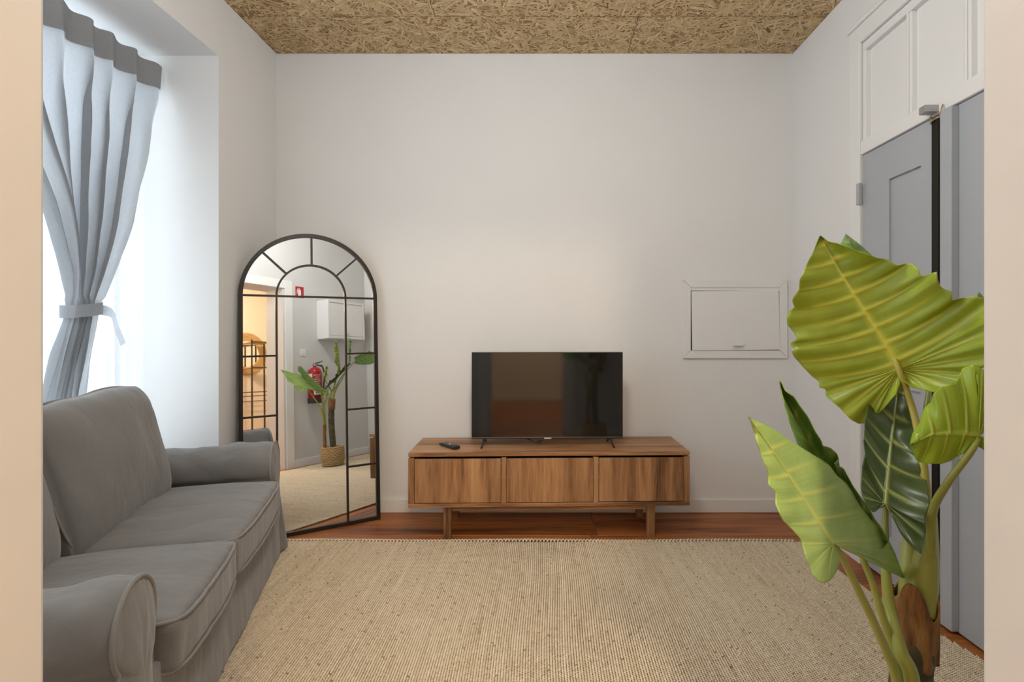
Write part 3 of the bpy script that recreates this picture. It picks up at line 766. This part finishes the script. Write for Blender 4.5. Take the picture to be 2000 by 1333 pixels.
tb.grid(lambda a, b: (-2.068 + 0.052 * math.cos(2 * math.pi * a), 2.318 + 0.094 * math.sin(2 * math.pi * a), 1.262 + 0.055 * b + 0.012 * math.sin(2 * math.pi * a)), 40, 4, True)
tb = tb.build('tie_band', M['curtain'], cur, smooth=True)
def tail(a, b):
    s = a; w_ = 0.05 * (1 - 0.25 * s) * (b - 0.5)
    y_ = 2.395 + 0.075 * s + 0.02 * math.sin(s * 3); z = 1.29 - 0.012 * s - 0.15 * s * s
    return (-2.045 + 0.03 * s + 0.01 * math.sin(s * 7) , y_ + w_ * s * 0.8, z + w_ * (1 - 0.6 * s))
MB().grid(tail, 16, 4).build('tie_tail', M['curtain'], tb, smooth=True)

def sheer(u, z):
    Y = NICHE0 + 0.03 + (NICHE1 - NICHE0 - 0.05) * u
    g = math.exp(-((Y - 2.66) / 0.10) ** 2)
    x = -2.185 + 0.014 * math.sin(Y * 34 + 0.7 * math.sin(z * 1.1)) + 0.010 * math.sin(Y * 61 + 1 + z * 0.4) + 0.016 * g * math.sin(Y * 85)
    return (x + 0.006 * nz((Y * 3, z, 0), 2, 5), Y, z)
sh = MB().grid(lambda a, b: sheer(a, 0.04 + 2.568 * b), 220, 30).build('sheer_curtain', M['sheer'], smooth=True)
tag(sh, 'white sheer curtain hanging behind the grey curtain across the window', 'curtain')

# ------------------------------------------------------------------ tall elephant-ear plant in a woven basket
PX, PY = 0.648, 0.905
PZ = 0.0125
plant = tag(empty('potted_plant', (PX, PY, PZ)), 'tall elephant-ear plant with big ribbed leaves in a woven basket', 'plant')
def un(px, py, Y): return Vector(((px - VX) / F * Y - PX, Y - PY, CH - PZ - (py - VY) / F * Y))
def leafmat(name, lo, hi, vein, rough=0.42, tr=0.22):
    m, nt, b = newmat(name); out = nt.nodes['Material Output']
    a = N(nt, 'ShaderNodeAttribute', attribute_name='vein')
    body = ramp(nt, noise_n(nt, coords(nt), 11, 4), [(0.32, lo), (0.68, hi)])
    fine = N(nt, 'ShaderNodeAttribute', attribute_name='rib')
    body = mixc(nt, fine.outputs['Fac'], body, tuple(x * 0.80 for x in lo))
    col = mixc(nt, a.outputs['Fac'], body, vein)
    nt.links.new(col, b.inputs['Base Color']); b.inputs['Roughness'].default_value = rough
    tl_ = N(nt, 'ShaderNodeBsdfTranslucent'); nt.links.new(col, tl_.inputs[0])
    mx = N(nt, 'ShaderNodeMixShader'); mx.inputs[0].default_value = tr
    nt.links.new(b.outputs[0], mx.inputs[1]); nt.links.new(tl_.outputs[0], mx.inputs[2]); nt.links.new(mx.outputs[0], out.inputs[0])
    return m
M['leafA'] = leafmat('leaf_underside_olive', (0.300, 0.385, 0.020), (0.425, 0.530, 0.048), (0.72, 0.70, 0.08))
M['leafB'] = leafmat('leaf_pale_green', (0.330, 0.510, 0.130), (0.450, 0.640, 0.210), (0.60, 0.68, 0.18))
M['leafC'] = leafmat('leaf_mid_green', (0.150, 0.280, 0.065), (0.230, 0.380, 0.100), (0.38, 0.50, 0.14))
M['leafD'] = leafmat('leaf_dark_gloss', (0.030, 0.060, 0.012), (0.085, 0.125, 0.030), (0.36, 0.42, 0.11), 0.36, 0.12)
M['leafE'] = leafmat('leaf_bright_green', (0.290, 0.430, 0.015), (0.400, 0.560, 0.035), (0.46, 0.54, 0.07), 0.3)
M['petiole'] = paint('petiole_green', (0.34, 0.37, 0.075), 0.4, 0.35, 8, 0.05)
M['petiole_yellow'] = paint('petiole_yellow', (0.42, 0.37, 0.06), 0.4, 0.25, 8, 0.05)
m, nt, b = newmat('trunk_husk'); v = coords(nt, (6, 6, 1))
nt.links.new(ramp(nt, noise_n(nt, v, 9, 5, 0.65), [(0.30, (0.035, 0.014, 0.006)), (0.45, (0.19, 0.085, 0.022)), (0.65, (0.34, 0.17, 0.045)), (0.8, (0.42, 0.25, 0.08))]), b.inputs['Base Color'])
b.inputs['Roughness'].default_value = 0.8; bump(nt, b, noise_n(nt, v, 14, 5), 0.5, 0.006); M['husk'] = m
m, nt, b = newmat('trunk_ringed'); v = coords(nt, (1, 1, 5))
nt.links.new(ramp(nt, noise_n(nt, v, 4, 4, 0.6), [(0.30, (0.030, 0.028, 0.012)), (0.55, (0.085, 0.065, 0.028)), (0.75, (0.22, 0.12, 0.05))]), b.inputs['Base Color'])
b.inputs['Roughness'].default_value = 0.7; bump(nt, b, noise_n(nt, v, 10, 4), 0.5, 0.005); M['trunk'] = m

def resample(pts, n):
    P = np.array(pts, float); d = np.r_[0, np.cumsum(np.hypot(*np.diff(P, axis=0).T))]; d /= d[-1]
    t = np.linspace(0, 1, n); return np.stack([np.interp(t, d, P[:, 0]), np.interp(t, d, P[:, 1])], 1)
def leaf(name, midrib, left, right, depth, mat, nveins=9, split=0.62, curl=0.03, wave=0.012, seed=0.0, vw=0.13, ridge=0.005):
    nT, nV = 120, 22
    mid_ = resample(midrib, 400)
    vs, fs, vein, ribs = [], [], [], []
    for side, B in ((0, resample([midrib[0]] + left, nT + 1)), (1, resample([midrib[0]] + right, nT + 1))):
        base = len(vs)
        for i in range(nT + 1):
            t = i / nT; mt = min(1.0, t / split); mp = mid_[int(mt * 399)]
            for j in range(nV + 1):
                v_ = j / nV
                bend = v_ * (1 - v_) * 0.16 * (1 if mt < 1 else 0.4)
                bt = min(nT, max(0, i + int(round(0))))
                q = mp + (B[bt] - mp) * v_
                tang = mid_[min(399, int(mt * 399) + 6)] - mid_[max(0, int(mt * 399) - 6)]
                if mt < 1: q = q + tang / (np.hypot(*tang) + 1e-9) * bend * np.hypot(*(B[bt] - mp)) * min(1, t * 6)
                ph = (t * nveins + 0.15 * side) % 1.0; dv = abs(ph - 0.5)
                wd = vw * (1 - 0.65 * v_) * (1.0 if mt < 1 else 1.25)
                a = math.exp(-(dv / wd) ** 2) * (1 - 0.75 * v_ ** 2.2)
                wm = 0.055 * (1.15 - 0.7 * (1 - t)) ; a = max(a, math.exp(-(v_ / max(0.012, wm)) ** 2) * (1 if mt < 1 else max(0, 1 - (mt - 1))))
                vein.append(a)
                rb = 0.5 + 0.5 * math.sin(t * nveins * 2 * math.pi * 5 + v_ * 3); ribs.append(0.35 * rb * (1 - a) * (0.6 + 0.4 * math.sin(t * 40 + seed)))
                Y = depth(q[0], q[1]) + curl * v_ ** 2 * (0.6 + 0.4 * math.sin(t * 2.2 + seed)) - 0.0035 * a - ridge * math.cos(ph * 2 * math.pi) * (v_ * (1 - 0.3 * v_)) + wave * v_ ** 2 * math.sin(t * 23 + seed + side * 1.7)
                vs.append(un(q[0], q[1], Y))
        for i in range(nT):
            for j in range(nV):
                f = (base + i * (nV + 1) + j, base + (i + 1) * (nV + 1) + j, base + (i + 1) * (nV + 1) + j + 1, base + i * (nV + 1) + j + 1)
                fs.append(f if side else f[::-1])
    me = bpy.data.meshes.new(name); me.from_pydata([tuple(p) for p in vs], [], fs)
    for nm, vals in (('vein', vein), ('rib', ribs)):
        at = me.attributes.new(nm, 'FLOAT', 'POINT'); at.data.foreach_set('value', np.array(vals, np.float32))
    bm = bmesh.new(); bm.from_mesh(me); bmesh.ops.remove_doubles(bm, verts=bm.verts, dist=2e-5); bm.to_mesh(me); bm.free()
    me.polygons.foreach_set('use_smooth', [True] * len(me.polygons))
    o = obj(name, me, mat, plant)
    sd = o.modifiers.new('thickness', 'SOLIDIFY'); sd.thickness = 0.0012
    return o
# big leaf seen from its ribbed underside
LA = leaf('leaf', [(1602, 461), (1640, 530), (1690, 610), (1735, 680), (1755, 722)],
     [(1585, 499), (1574, 520), (1562, 547), (1561, 566), (1550, 580), (1547, 589), (1552, 601), (1541, 609), (1536, 620), (1538, 635), (1550, 650), (1556, 660), (1553, 666), (1544, 670), (1545, 678), (1556, 680), (1546, 686), (1550, 697), (1568, 717), (1585, 735), (1600, 746), (1599, 757), (1613, 761), (1613, 774), (1640, 797), (1661, 820), (1678, 829), (1694, 826), (1706, 819), (1726, 798), (1738, 783), (1750, 770), (1756, 750)],
     [(1618, 473), (1636, 476), (1661, 486), (1695, 497), (1712, 505), (1733, 507), (1743, 515), (1754, 520), (1770, 515), (1783, 515), (1793, 524), (1798, 541), (1812, 537), (1829, 530), (1830, 545), (1836, 560), (1846, 567), (1858, 569), (1860, 588), (1880, 583), (1900, 578), (1930, 585), (1948, 610), (1955, 650), (1945, 690), (1925, 715), (1890, 738), (1866, 748), (1840, 762), (1823, 766), (1800, 760), (1780, 756), (1766, 745)],
     lambda x, y: 1.092 - (x - 1602) * 0.00061 + (y - 600) * 0.00006, M['leafA'], 13, 0.60, -0.02, 0.009, 0.4, 0.10)
LA['label'] = 'largest leaf, olive underside with raised yellow ribs'
# tip of the leaf standing behind it
leaf('leaf', [(1652, 457), (1690, 530), (1720, 600), (1745, 660)],
     [(1640, 480), (1635, 520), (1650, 580), (1680, 640), (1700, 680), (1725, 690), (1745, 665)],
     [(1675, 474), (1698, 494), (1730, 530), (1765, 580), (1780, 630), (1790, 680), (1770, 690), (1750, 665)],
     lambda x, y: 1.16 - (x - 1652) * 0.0007, M['leafC'], 9, 0.62, 0.02, 0.008, 2.0)
# pale leaf reaching into the doorway
LB = leaf('leaf', [(1463, 816), (1500, 868), (1545, 935), (1590, 1005), (1627, 1062)],
     [(1475, 855), (1488, 892), (1499, 918), (1501, 930), (1502, 948), (1516, 962), (1516, 985), (1524, 1005), (1530, 1018), (1550, 1037), (1564, 1054), (1570, 1072), (1575, 1090), (1589, 1124), (1598, 1136), (1609, 1141), (1622, 1134), (1631, 1122), (1640, 1104), (1640, 1088), (1633, 1070)],
     [(1494, 830), (1515, 841), (1535, 855), (1569, 877), (1606, 899), (1621, 910), (1635, 930), (1655, 945), (1665, 960), (1681, 987), (1705, 1016), (1718, 1030), (1731, 1046), (1747, 1078), (1757, 1105), (1768, 1132), (1748, 1117), (1730, 1103), (1712, 1093), (1697, 1085), (1680, 1072), (1664, 1065), (1645, 1061), (1633, 1064)],
     lambda x, y: 0.56 + (x - 1463) * 0.00125 - (y - 960) * 0.0002, M['leafB'], 9, 0.60, 0.012, 0.004, 1.1, 0.08)
# narrow half-folded leaf behind it
leaf('leaf', [(1523, 745), (1548, 800), (1580, 860), (1625, 940), (1680, 1020), (1700, 1060)],
     [(1529, 775), (1540, 815), (1552, 850), (1566, 885), (1590, 940), (1625, 1000), (1655, 1045), (1675, 1080), (1695, 1075)],
     [(1533, 764), (1550, 776), (1560, 792), (1577, 815), (1592, 845), (1603, 862), (1606, 872), (1622, 876), (1633, 885), (1637, 897), (1628, 905), (1646, 915), (1665, 950), (1680, 972), (1692, 984), (1706, 1012), (1722, 1033), (1735, 1060), (1722, 1072), (1706, 1068)],
     lambda x, y: 0.78 + (x - 1523) * 0.0006, M['leafC'], 10, 0.66, -0.05, 0.006, 0.7)
# dark glossy leaf hanging behind
leaf('leaf', [(1762, 700), (1752, 780), (1742, 860), (1733, 940), (1729, 985)],
     [(1735, 720), (1700, 770), (1690, 820), (1687, 860), (1690, 890), (1684, 915), (1681, 950), (1684, 970), (1696, 990), (1706, 1001), (1712, 994), (1725, 990)],
     [(1778, 730), (1772, 780), (1778, 810), (1785, 850), (1792, 890), (1800, 925), (1808, 935), (1812, 960), (1816, 985), (1806, 1010), (1808, 1040), (1800, 1082), (1787, 1074), (1776, 1062), (1757, 1040), (1748, 1018), (1738, 1000), (1732, 991)],
     lambda x, y: 1.05 - (y - 780) * 0.0007 - (x - 1740) * 0.0002, M['leafD'], 9, 0.66, -0.02, 0.008, 1.9, 0.07)['label'] = 'dark glossy hanging leaf'
# bright leaf at the doorway edge
leaf('leaf', [(1778, 868), (1820, 850), (1870, 848), (1912, 852)],
     [(1783, 848), (1797, 828), (1803, 806), (1806, 798), (1820, 785), (1824, 768), (1838, 755), (1866, 748), (1880, 720), (1900, 712), (1925, 725), (1940, 770), (1935, 815), (1920, 845)],
     [(1786, 885), (1790, 898), (1806, 906), (1838, 906), (1860, 898), (1885, 884), (1905, 868), (1925, 880), (1940, 875), (1928, 858), (1918, 854)],
     lambda x, y: 0.84 - (x - 1778) * 0.0003, M['leafE'], 7, 0.60, 0.02, 0.004, 2.6, 0.06, 0.0018)
# leaf turned away on the far side of the plant
leaf('leaf', [(1965, 650), (1920, 640), (1880, 650), (1840, 675)],
     [(1950, 610), (1925, 585), (1912, 570), (1905, 600), (1880, 605), (1850, 615), (1830, 640), (1832, 668)],
     [(1950, 690), (1915, 715), (1880, 720), (1850, 715), (1825, 700), (1832, 680)],
     lambda x, y: 1.13 + (x - 1880) * 0.0009, M['leafC'], 8, 0.60, 0.02, 0.007, 3.3)

def stalk(pts, mat, name='petiole', n=10):
    P = [un(*p[:3]) for p in pts]; rr = [p[3] for p in pts]
    # smooth path
    Q, R2 = [], []
    for i in range(len(P) - 1):
        p0, p1, p2, p3 = P[max(i - 1, 0)], P[i], P[i + 1], P[min(i + 2, len(P) - 1)]
        for k in range(8):
            t = k / 8
            Q.append(0.5 * ((2 * p1) + (-p0 + p2) * t + (2 * p0 - 5 * p1 + 4 * p2 - p3) * t * t + (-p0 + 3 * p1 - 3 * p2 + p3) * t ** 3)); R2.append(rr[i] + (rr[i + 1] - rr[i]) * t)
    Q.append(P[-1]); R2.append(rr[-1])
    return MB().tube(Q, R2, n).build(name, mat, plant, smooth=True)
stalk([(1747, 703, 1.004, .0045), (1757, 726, 0.992, .0055), (1778, 785, 0.98, .0062), (1792, 840, 0.96, .0066), (1806, 930, 0.93, .007), (1810, 1040, 0.91, .010), (1806, 1160, 0.903, .016)], M['petiole_yellow'])
stalk([(1912, 856, 0.80, .0035), (1895, 885, 0.80, .005), (1850, 945, 0.82, .0058), (1822, 1000, 0.86, .0065), (1818, 1080, 0.89, .009), (1812, 1170, 0.90, .012)], M['petiole'])
stalk([(1627, 1060, 0.772, .004), (1650, 1100, 0.777, .005), (1692, 1185, 0.795, .006), (1728, 1265, 0.815, .0066), (1752, 1333, 0.83, .008), (1758, 1450, 0.845, .011), (1762, 1600, 0.85, .013)], M['petiole'])
stalk([(1693, 1050, 0.87, .004), (1684, 1085, 0.868, .005), (1706, 1145, 0.862, .0055), (1727, 1215, 0.856, .006), (1756, 1300, 0.852, .0065), (1770, 1400, 0.85, .008), (1768, 1600, 0.855, .010)], M['petiole'])
stalk([(1730, 983, 0.912, .004), (1729, 1040, 0.905, .0055), (1730, 1110, 0.89, .0075), (1738, 1190, 0.875, .009), (1758, 1270, 0.842, .0105), (1783, 1350, 0.835, .0115), (1776, 1600, 0.85, .014)], M['petiole'])
stalk([(1840, 675, 1.09, .004), (1815, 760, 1.04, .005), (1800, 900, 0.97, .006), (1798, 1040, 0.93, .009), (1797, 1160, 0.91, .012)], M['petiole'])
stalk([(1745, 660, 1.10, .004), (1755, 740, 1.07, .005), (1770, 860, 1.02, .006), (1778, 1000, 0.955, .009), (1778, 1090, 0.925, .015), (1776, 1190, 0.912, .019)], M['petiole'], 'leaf_sheath')
stalk([(1816, 1000, 0.915, .010), (1812, 1060, 0.905, .016), (1806, 1120, 0.895, .021), (1800, 1200, 0.893, .023)], M['petiole'], 'leaf_sheath')
# trunk and husk
tr = MB().tube([(0.006 * math.sin(z * 9), 0.005 * math.cos(z * 7), z) for z in np.linspace(0.14, 0.72, 40)], [0.031 + 0.0025 * abs(math.sin(z * 42)) + 0.0012 * math.sin(z * 90) for z in np.linspace(0.14, 0.72, 40)], 20).build('trunk', M['trunk'], plant, smooth=True)
def husk(a, b):
    th = 2 * math.pi * a; top = 0.735 + 0.034 * math.exp(-((th - 4.0) / 0.42) ** 2) + 0.040 * math.exp(-((th - 5.75) / 0.3) ** 2) - 0.03 * math.exp(-((th - 4.95) / 0.3) ** 2) + 0.004 * math.sin(th * 9)
    z = 0.622 + (top - 0.622) * b + 0.006 * math.sin(th * 5) * (1 - b); r_ = 0.0345 + 0.004 * b + 0.002 * math.sin(th * 7 + b * 3) + 0.003 * b * b * math.sin(th * 3)
    return (r_ * math.cos(th), r_ * math.sin(th), z)
o = MB().grid(husk, 64, 14, True).build('bark_husk', M['husk'], plant, smooth=True)
o.modifiers.new('thickness', 'SOLIDIFY').thickness = 0.003
MB().tube([(-0.062, -0.052, z) for z in np.linspace(0.14, 0.46, 14)], [0.020 - 0.004 * i / 13 for i in range(14)], 14).build('side_shoot', M['husk'], plant, smooth=True)
# basket
bk = MB(); rws = 11
prof = []
for i in range(rws):
    z = 0.018 + i * 0.0182; rr = 0.105 + 0.012 * math.sin(i / (rws - 1) * math.pi * 0.9)
    bk.tube([(rr * math.cos(a) + 0.0, rr * math.sin(a), z + 0.0035 * math.sin(a * 16 + (i % 2) * math.pi)) for a in np.linspace(0, 2 * math.pi, 97)[:-1]], [0.0102 + 0.0022 * math.sin(a * 32 + i) for a in np.linspace(0, 2 * math.pi, 97)[:-1]], 6, True)
bk.lathe([(0.0, 0.003), (0.104, 0.003), (0.112, 0.10), (0.104, 0.20)], 32)
bk.build('basket', M['basket'], plant, smooth=True)
MB().lathe([(0.0, 0.165), (0.06, 0.168), (0.10, 0.160)], 32).build('soil', M['soil'], plant, smooth=True)

# ------------------------------------------------------------------ near wall: things seen in the mirror
ex = tag(empty('fire_extinguisher', (0.715, YN + 0.104, 0.715)), 'red fire extinguisher with black base hung on the wall behind the plant', 'fire extinguisher')
MB().lathe([(0.0, 0.0), (0.080, 0.0), (0.083, 0.006), (0.083, 0.055), (0.080, 0.06)], 36).build('base_cap', M['black_plastic'], ex, smooth=True)
MB().lathe([(0.080, 0.055), (0.080, 0.34), (0.074, 0.375), (0.058, 0.402), (0.034, 0.418), (0.018, 0.424), (0.018, 0.44), (0.0, 0.44)], 36).build('cylinder', M['red'], ex, smooth=True)
vl = MB().lathe([(0.0, 0.44), (0.020, 0.44), (0.020, 0.465), (0.0, 0.465)], 16)
vl.build('valve', M['steel'], ex)
MB().prism([(-0.02, 0.465), (0.11, 0.500), (0.11, 0.492), (-0.01, 0.452)], 'y', -0.011, 0.011).prism([(-0.02, 0.455), (0.10, 0.450), (0.10, 0.442), (-0.02, 0.444)], 'y', -0.010, 0.010).build('lever', M['black_plastic'], ex)
MB().tube([(0.02, 0.015, 0.45), (0.085, 0.03, 0.43), (0.115, 0.035, 0.34), (0.105, 0.03, 0.24), (0.092, 0.03, 0.17), (0.09, 0.03, 0.09)], 0.0085, 8).build('hose', M['black_plastic'], ex, smooth=True)
MB().box(-0.02, 0.02, -0.104, -0.078, 0.10, 0.40).build('wall_bracket', M['steel'], ex)
def patch(name, a0, a1, z0, z1, mat, r_=0.0808, parent=None):
    return MB().grid(lambda a, b: (r_ * math.cos(math.radians(a0 + (a1 - a0) * a)), r_ * math.sin(math.radians(a0 + (a1 - a0) * a)), z0 + (z1 - z0) * b), 12, 1).build(name, mat, parent or ex, smooth=True)
lb1 = patch('label_tag', 150, 185, 0.235, 0.345, M['white_print'])
for i in range(4): patch('print_line', 154, 180, 0.25 + i * 0.018, 0.254 + i * 0.018, M['teal_print'], 0.0813, lb1)
for i in range(7): patch('print_line', 80 + (i % 3) * 5, 138 - (i % 2) * 12, 0.18 + i * 0.024, 0.186 + i * 0.024, M['white_print'])
lb2 = patch('label_tag', 72, 138, 0.100, 0.145, M['white_print'])
patch('print_line', 85, 125, 0.112, 0.132, M['teal_print'], 0.0813, lb2)

sg = tag(empty('fire_sign', (0.605, YN, 1.975)), 'small red fire extinguisher sign on the wall beside the doorway', 'sign')
MB().box(-0.055, 0.055, 0.0, 0.004, 0, 0.135).build('plate', M['sign_red'], sg)
pic = [(-0.022, 0.012), (0.016, 0.012), (0.016, 0.085), (0.010, 0.098), (-0.016, 0.098), (-0.022, 0.085)]
MB().prism(pic, 'y', 0.004, 0.0052).build('pictogram', M['white_print'], sg)
MB().tube([(-0.003, 0.005, 0.098), (-0.003, 0.005, 0.112), (-0.022, 0.005, 0.110), (-0.034, 0.005, 0.085), (-0.036, 0.005, 0.05)], 0.0035, 6).build('pictogram', M['white_print'], sg)

mb_ = tag(empty('meter_cupboard', (0, YN, 0)), 'white boxed-in wall cupboard with a knobbed flap above the plant', 'cupboard')
cx0, cx1, cz0, cz1, cd = 0.845, 1.425, 1.485, 1.965, 0.185
MB().box(cx0, cx1, 0, cd, cz0, cz1).build('body', M['wall'], mb_, bevel=0.003)
for pl in mitred(None, cx0 - 0.0, cx1 + 0.0, cz0 + 0.001, cz1 - 0.001, 0.03, 0, 0): MB().prism(pl, 'y', cd, cd + 0.012).build('face_frame', M['trim'], mb_, bevel=0.002)
d = MB().box(cx0 + 0.034, cx1 - 0.034, cd + 0.001, cd + 0.010, cz0 + 0.036, cz1 - 0.05).build('flap_door', M['trim'], mb_, bevel=0.002)
MB().box(1.10, 1.15, cd + 0.010, cd + 0.03, cz0 + 0.06, cz0 + 0.08).build('knob', M['trim'], d, bevel=0.004)
sw = tag(empty('light_switch', (0.635, YN, 1.32)), 'white light switch on the wall beside the doorway', 'switch')
MB().box(-0.04, 0.04, 0, 0.010, -0.04, 0.04).build('plate', M['plastic_white'], sw, bevel=0.003)
MB().box(-0.022, 0.022, 0.010, 0.014, -0.022, 0.022).build('rocker', M['plastic_white'], sw, bevel=0.002)

# ------------------------------------------------------------------ room behind the doorway: seen in the mirror and the screen
rm = tag(empty('round_mirror', (1.74, HY, 1.55)), 'round wall mirror framed by a wide woven jute ring', 'mirror')
jr = MB()
for i in range(6):
    rr = 0.222 + i * 0.022
    jr.tube([(rr * math.cos(a), 0.014 + 0.004 * math.sin(a * 24 + i), rr * math.sin(a)) for a in np.linspace(0, 2 * math.pi, 73)[:-1]], 0.013, 6, True)
jr.build('jute_ring', M['jute'], rm, smooth=True)
MB().prism([(0.215 * math.cos(a), 0.215 * math.sin(a)) for a in np.linspace(0, 2 * math.pi, 49)[:-1]], 'y', 0.002, 0.012).build('mirror_glass', M['silver'], rm)
rk = tag(empty('shelf_rack', (1.77, -2.04, 0)), 'tall slim black metal rack with open rungs and thin shelves', 'rack')
for sx in (-0.20, 0.20):
    for sy in (-0.14, 0.14): MB().box(sx - 0.009, sx + 0.009, sy - 0.009, sy + 0.009, 0, 1.74).build('post', M['bronze'], rk)
for z in (1.70, 1.30):
    for sy in (-0.14, 0.14): MB().box(-0.191, 0.191, sy - 0.006, sy + 0.006, z, z + 0.014).build('rail', M['bronze'], rk)
    MB().box(-0.19, 0.19, -0.13, 0.13, z + 0.001, z + 0.013).build('shelf', M['rack_wood'], rk)
for z in (0.92, 0.86, 0.78, 0.33):
    for sy in (-0.14, 0.14): MB().box(-0.191, 0.191, sy - 0.005, sy + 0.005, z, z + 0.010).build('rail', M['bronze'], rk)
    for sx in (-0.20, 0.20): MB().box(sx - 0.005, sx + 0.005, -0.131, 0.131, z, z + 0.010).build('rail', M['bronze'], rk)

# ------------------------------------------------------------------ added lamps, out of view
def pendant(x, y_, zc, drop, power, label):
    p = tag(empty('added_pendant', (x, y_, zc)), label, 'lamp')
    MB().lathe([(0.0, -0.03), (0.045, -0.03), (0.05, 0.0)], 24).build('ceiling_rose', M['plastic_white'], p, smooth=True)
    MB().tube([(0, 0, -0.03), (0, 0, -drop)], 0.003, 8).build('cord', M['plastic_white'], p)
    MB().lathe([(0.018, -drop), (0.020, -drop - 0.05), (0.0, -drop - 0.05)], 16).build('socket', M['plastic_white'], p, smooth=True)
    MB().lathe([(0.012, -drop - 0.05), (0.030, -drop - 0.085), (0.030, -drop - 0.11), (0.012, -drop - 0.13), (0.0, -drop - 0.133)], 20).build('bulb', M['bulb'], p, smooth=True)
    l = point('added_bulb_light', (0, 0, -drop - 0.20), 0.10, power, WARM); l.parent = p
cl_ = tag(empty('fill_globe', (-0.10, 1.35, ZC - 0.004)), 'added white globe fill lamp, unseen under the strand-board ceiling', 'lamp')  # added to fill the room with neutral light; no such lamp is known
MB().lathe([(0.0, -0.03), (0.045, -0.03), (0.05, 0.0)], 24).build('ceiling_rose', M['plastic_white'], cl_, smooth=True)
MB().tube([(0, 0, -0.03), (0, 0, -0.16)], 0.004, 8).build('cord', M['plastic_white'], cl_)
d_ = point('globe_fill_light', (0, 0, -0.35), 0.19, 41, NEUTRAL); d_.parent = cl_
MB().lathe([(0.0, -0.551)] + [(0.2 * math.sin(a), -0.35 - 0.2 * math.cos(a)) for a in np.linspace(0.12, math.pi - 0.25, 20)], 36).build('globe', M['globe'], cl_, smooth=True)
pendant(0.30, -1.20, 2.70, 0.32, 105, 'bare bulb pendant added out of view in the cream room behind the doorway')  # unseen fixture added to carry the back room's warm light
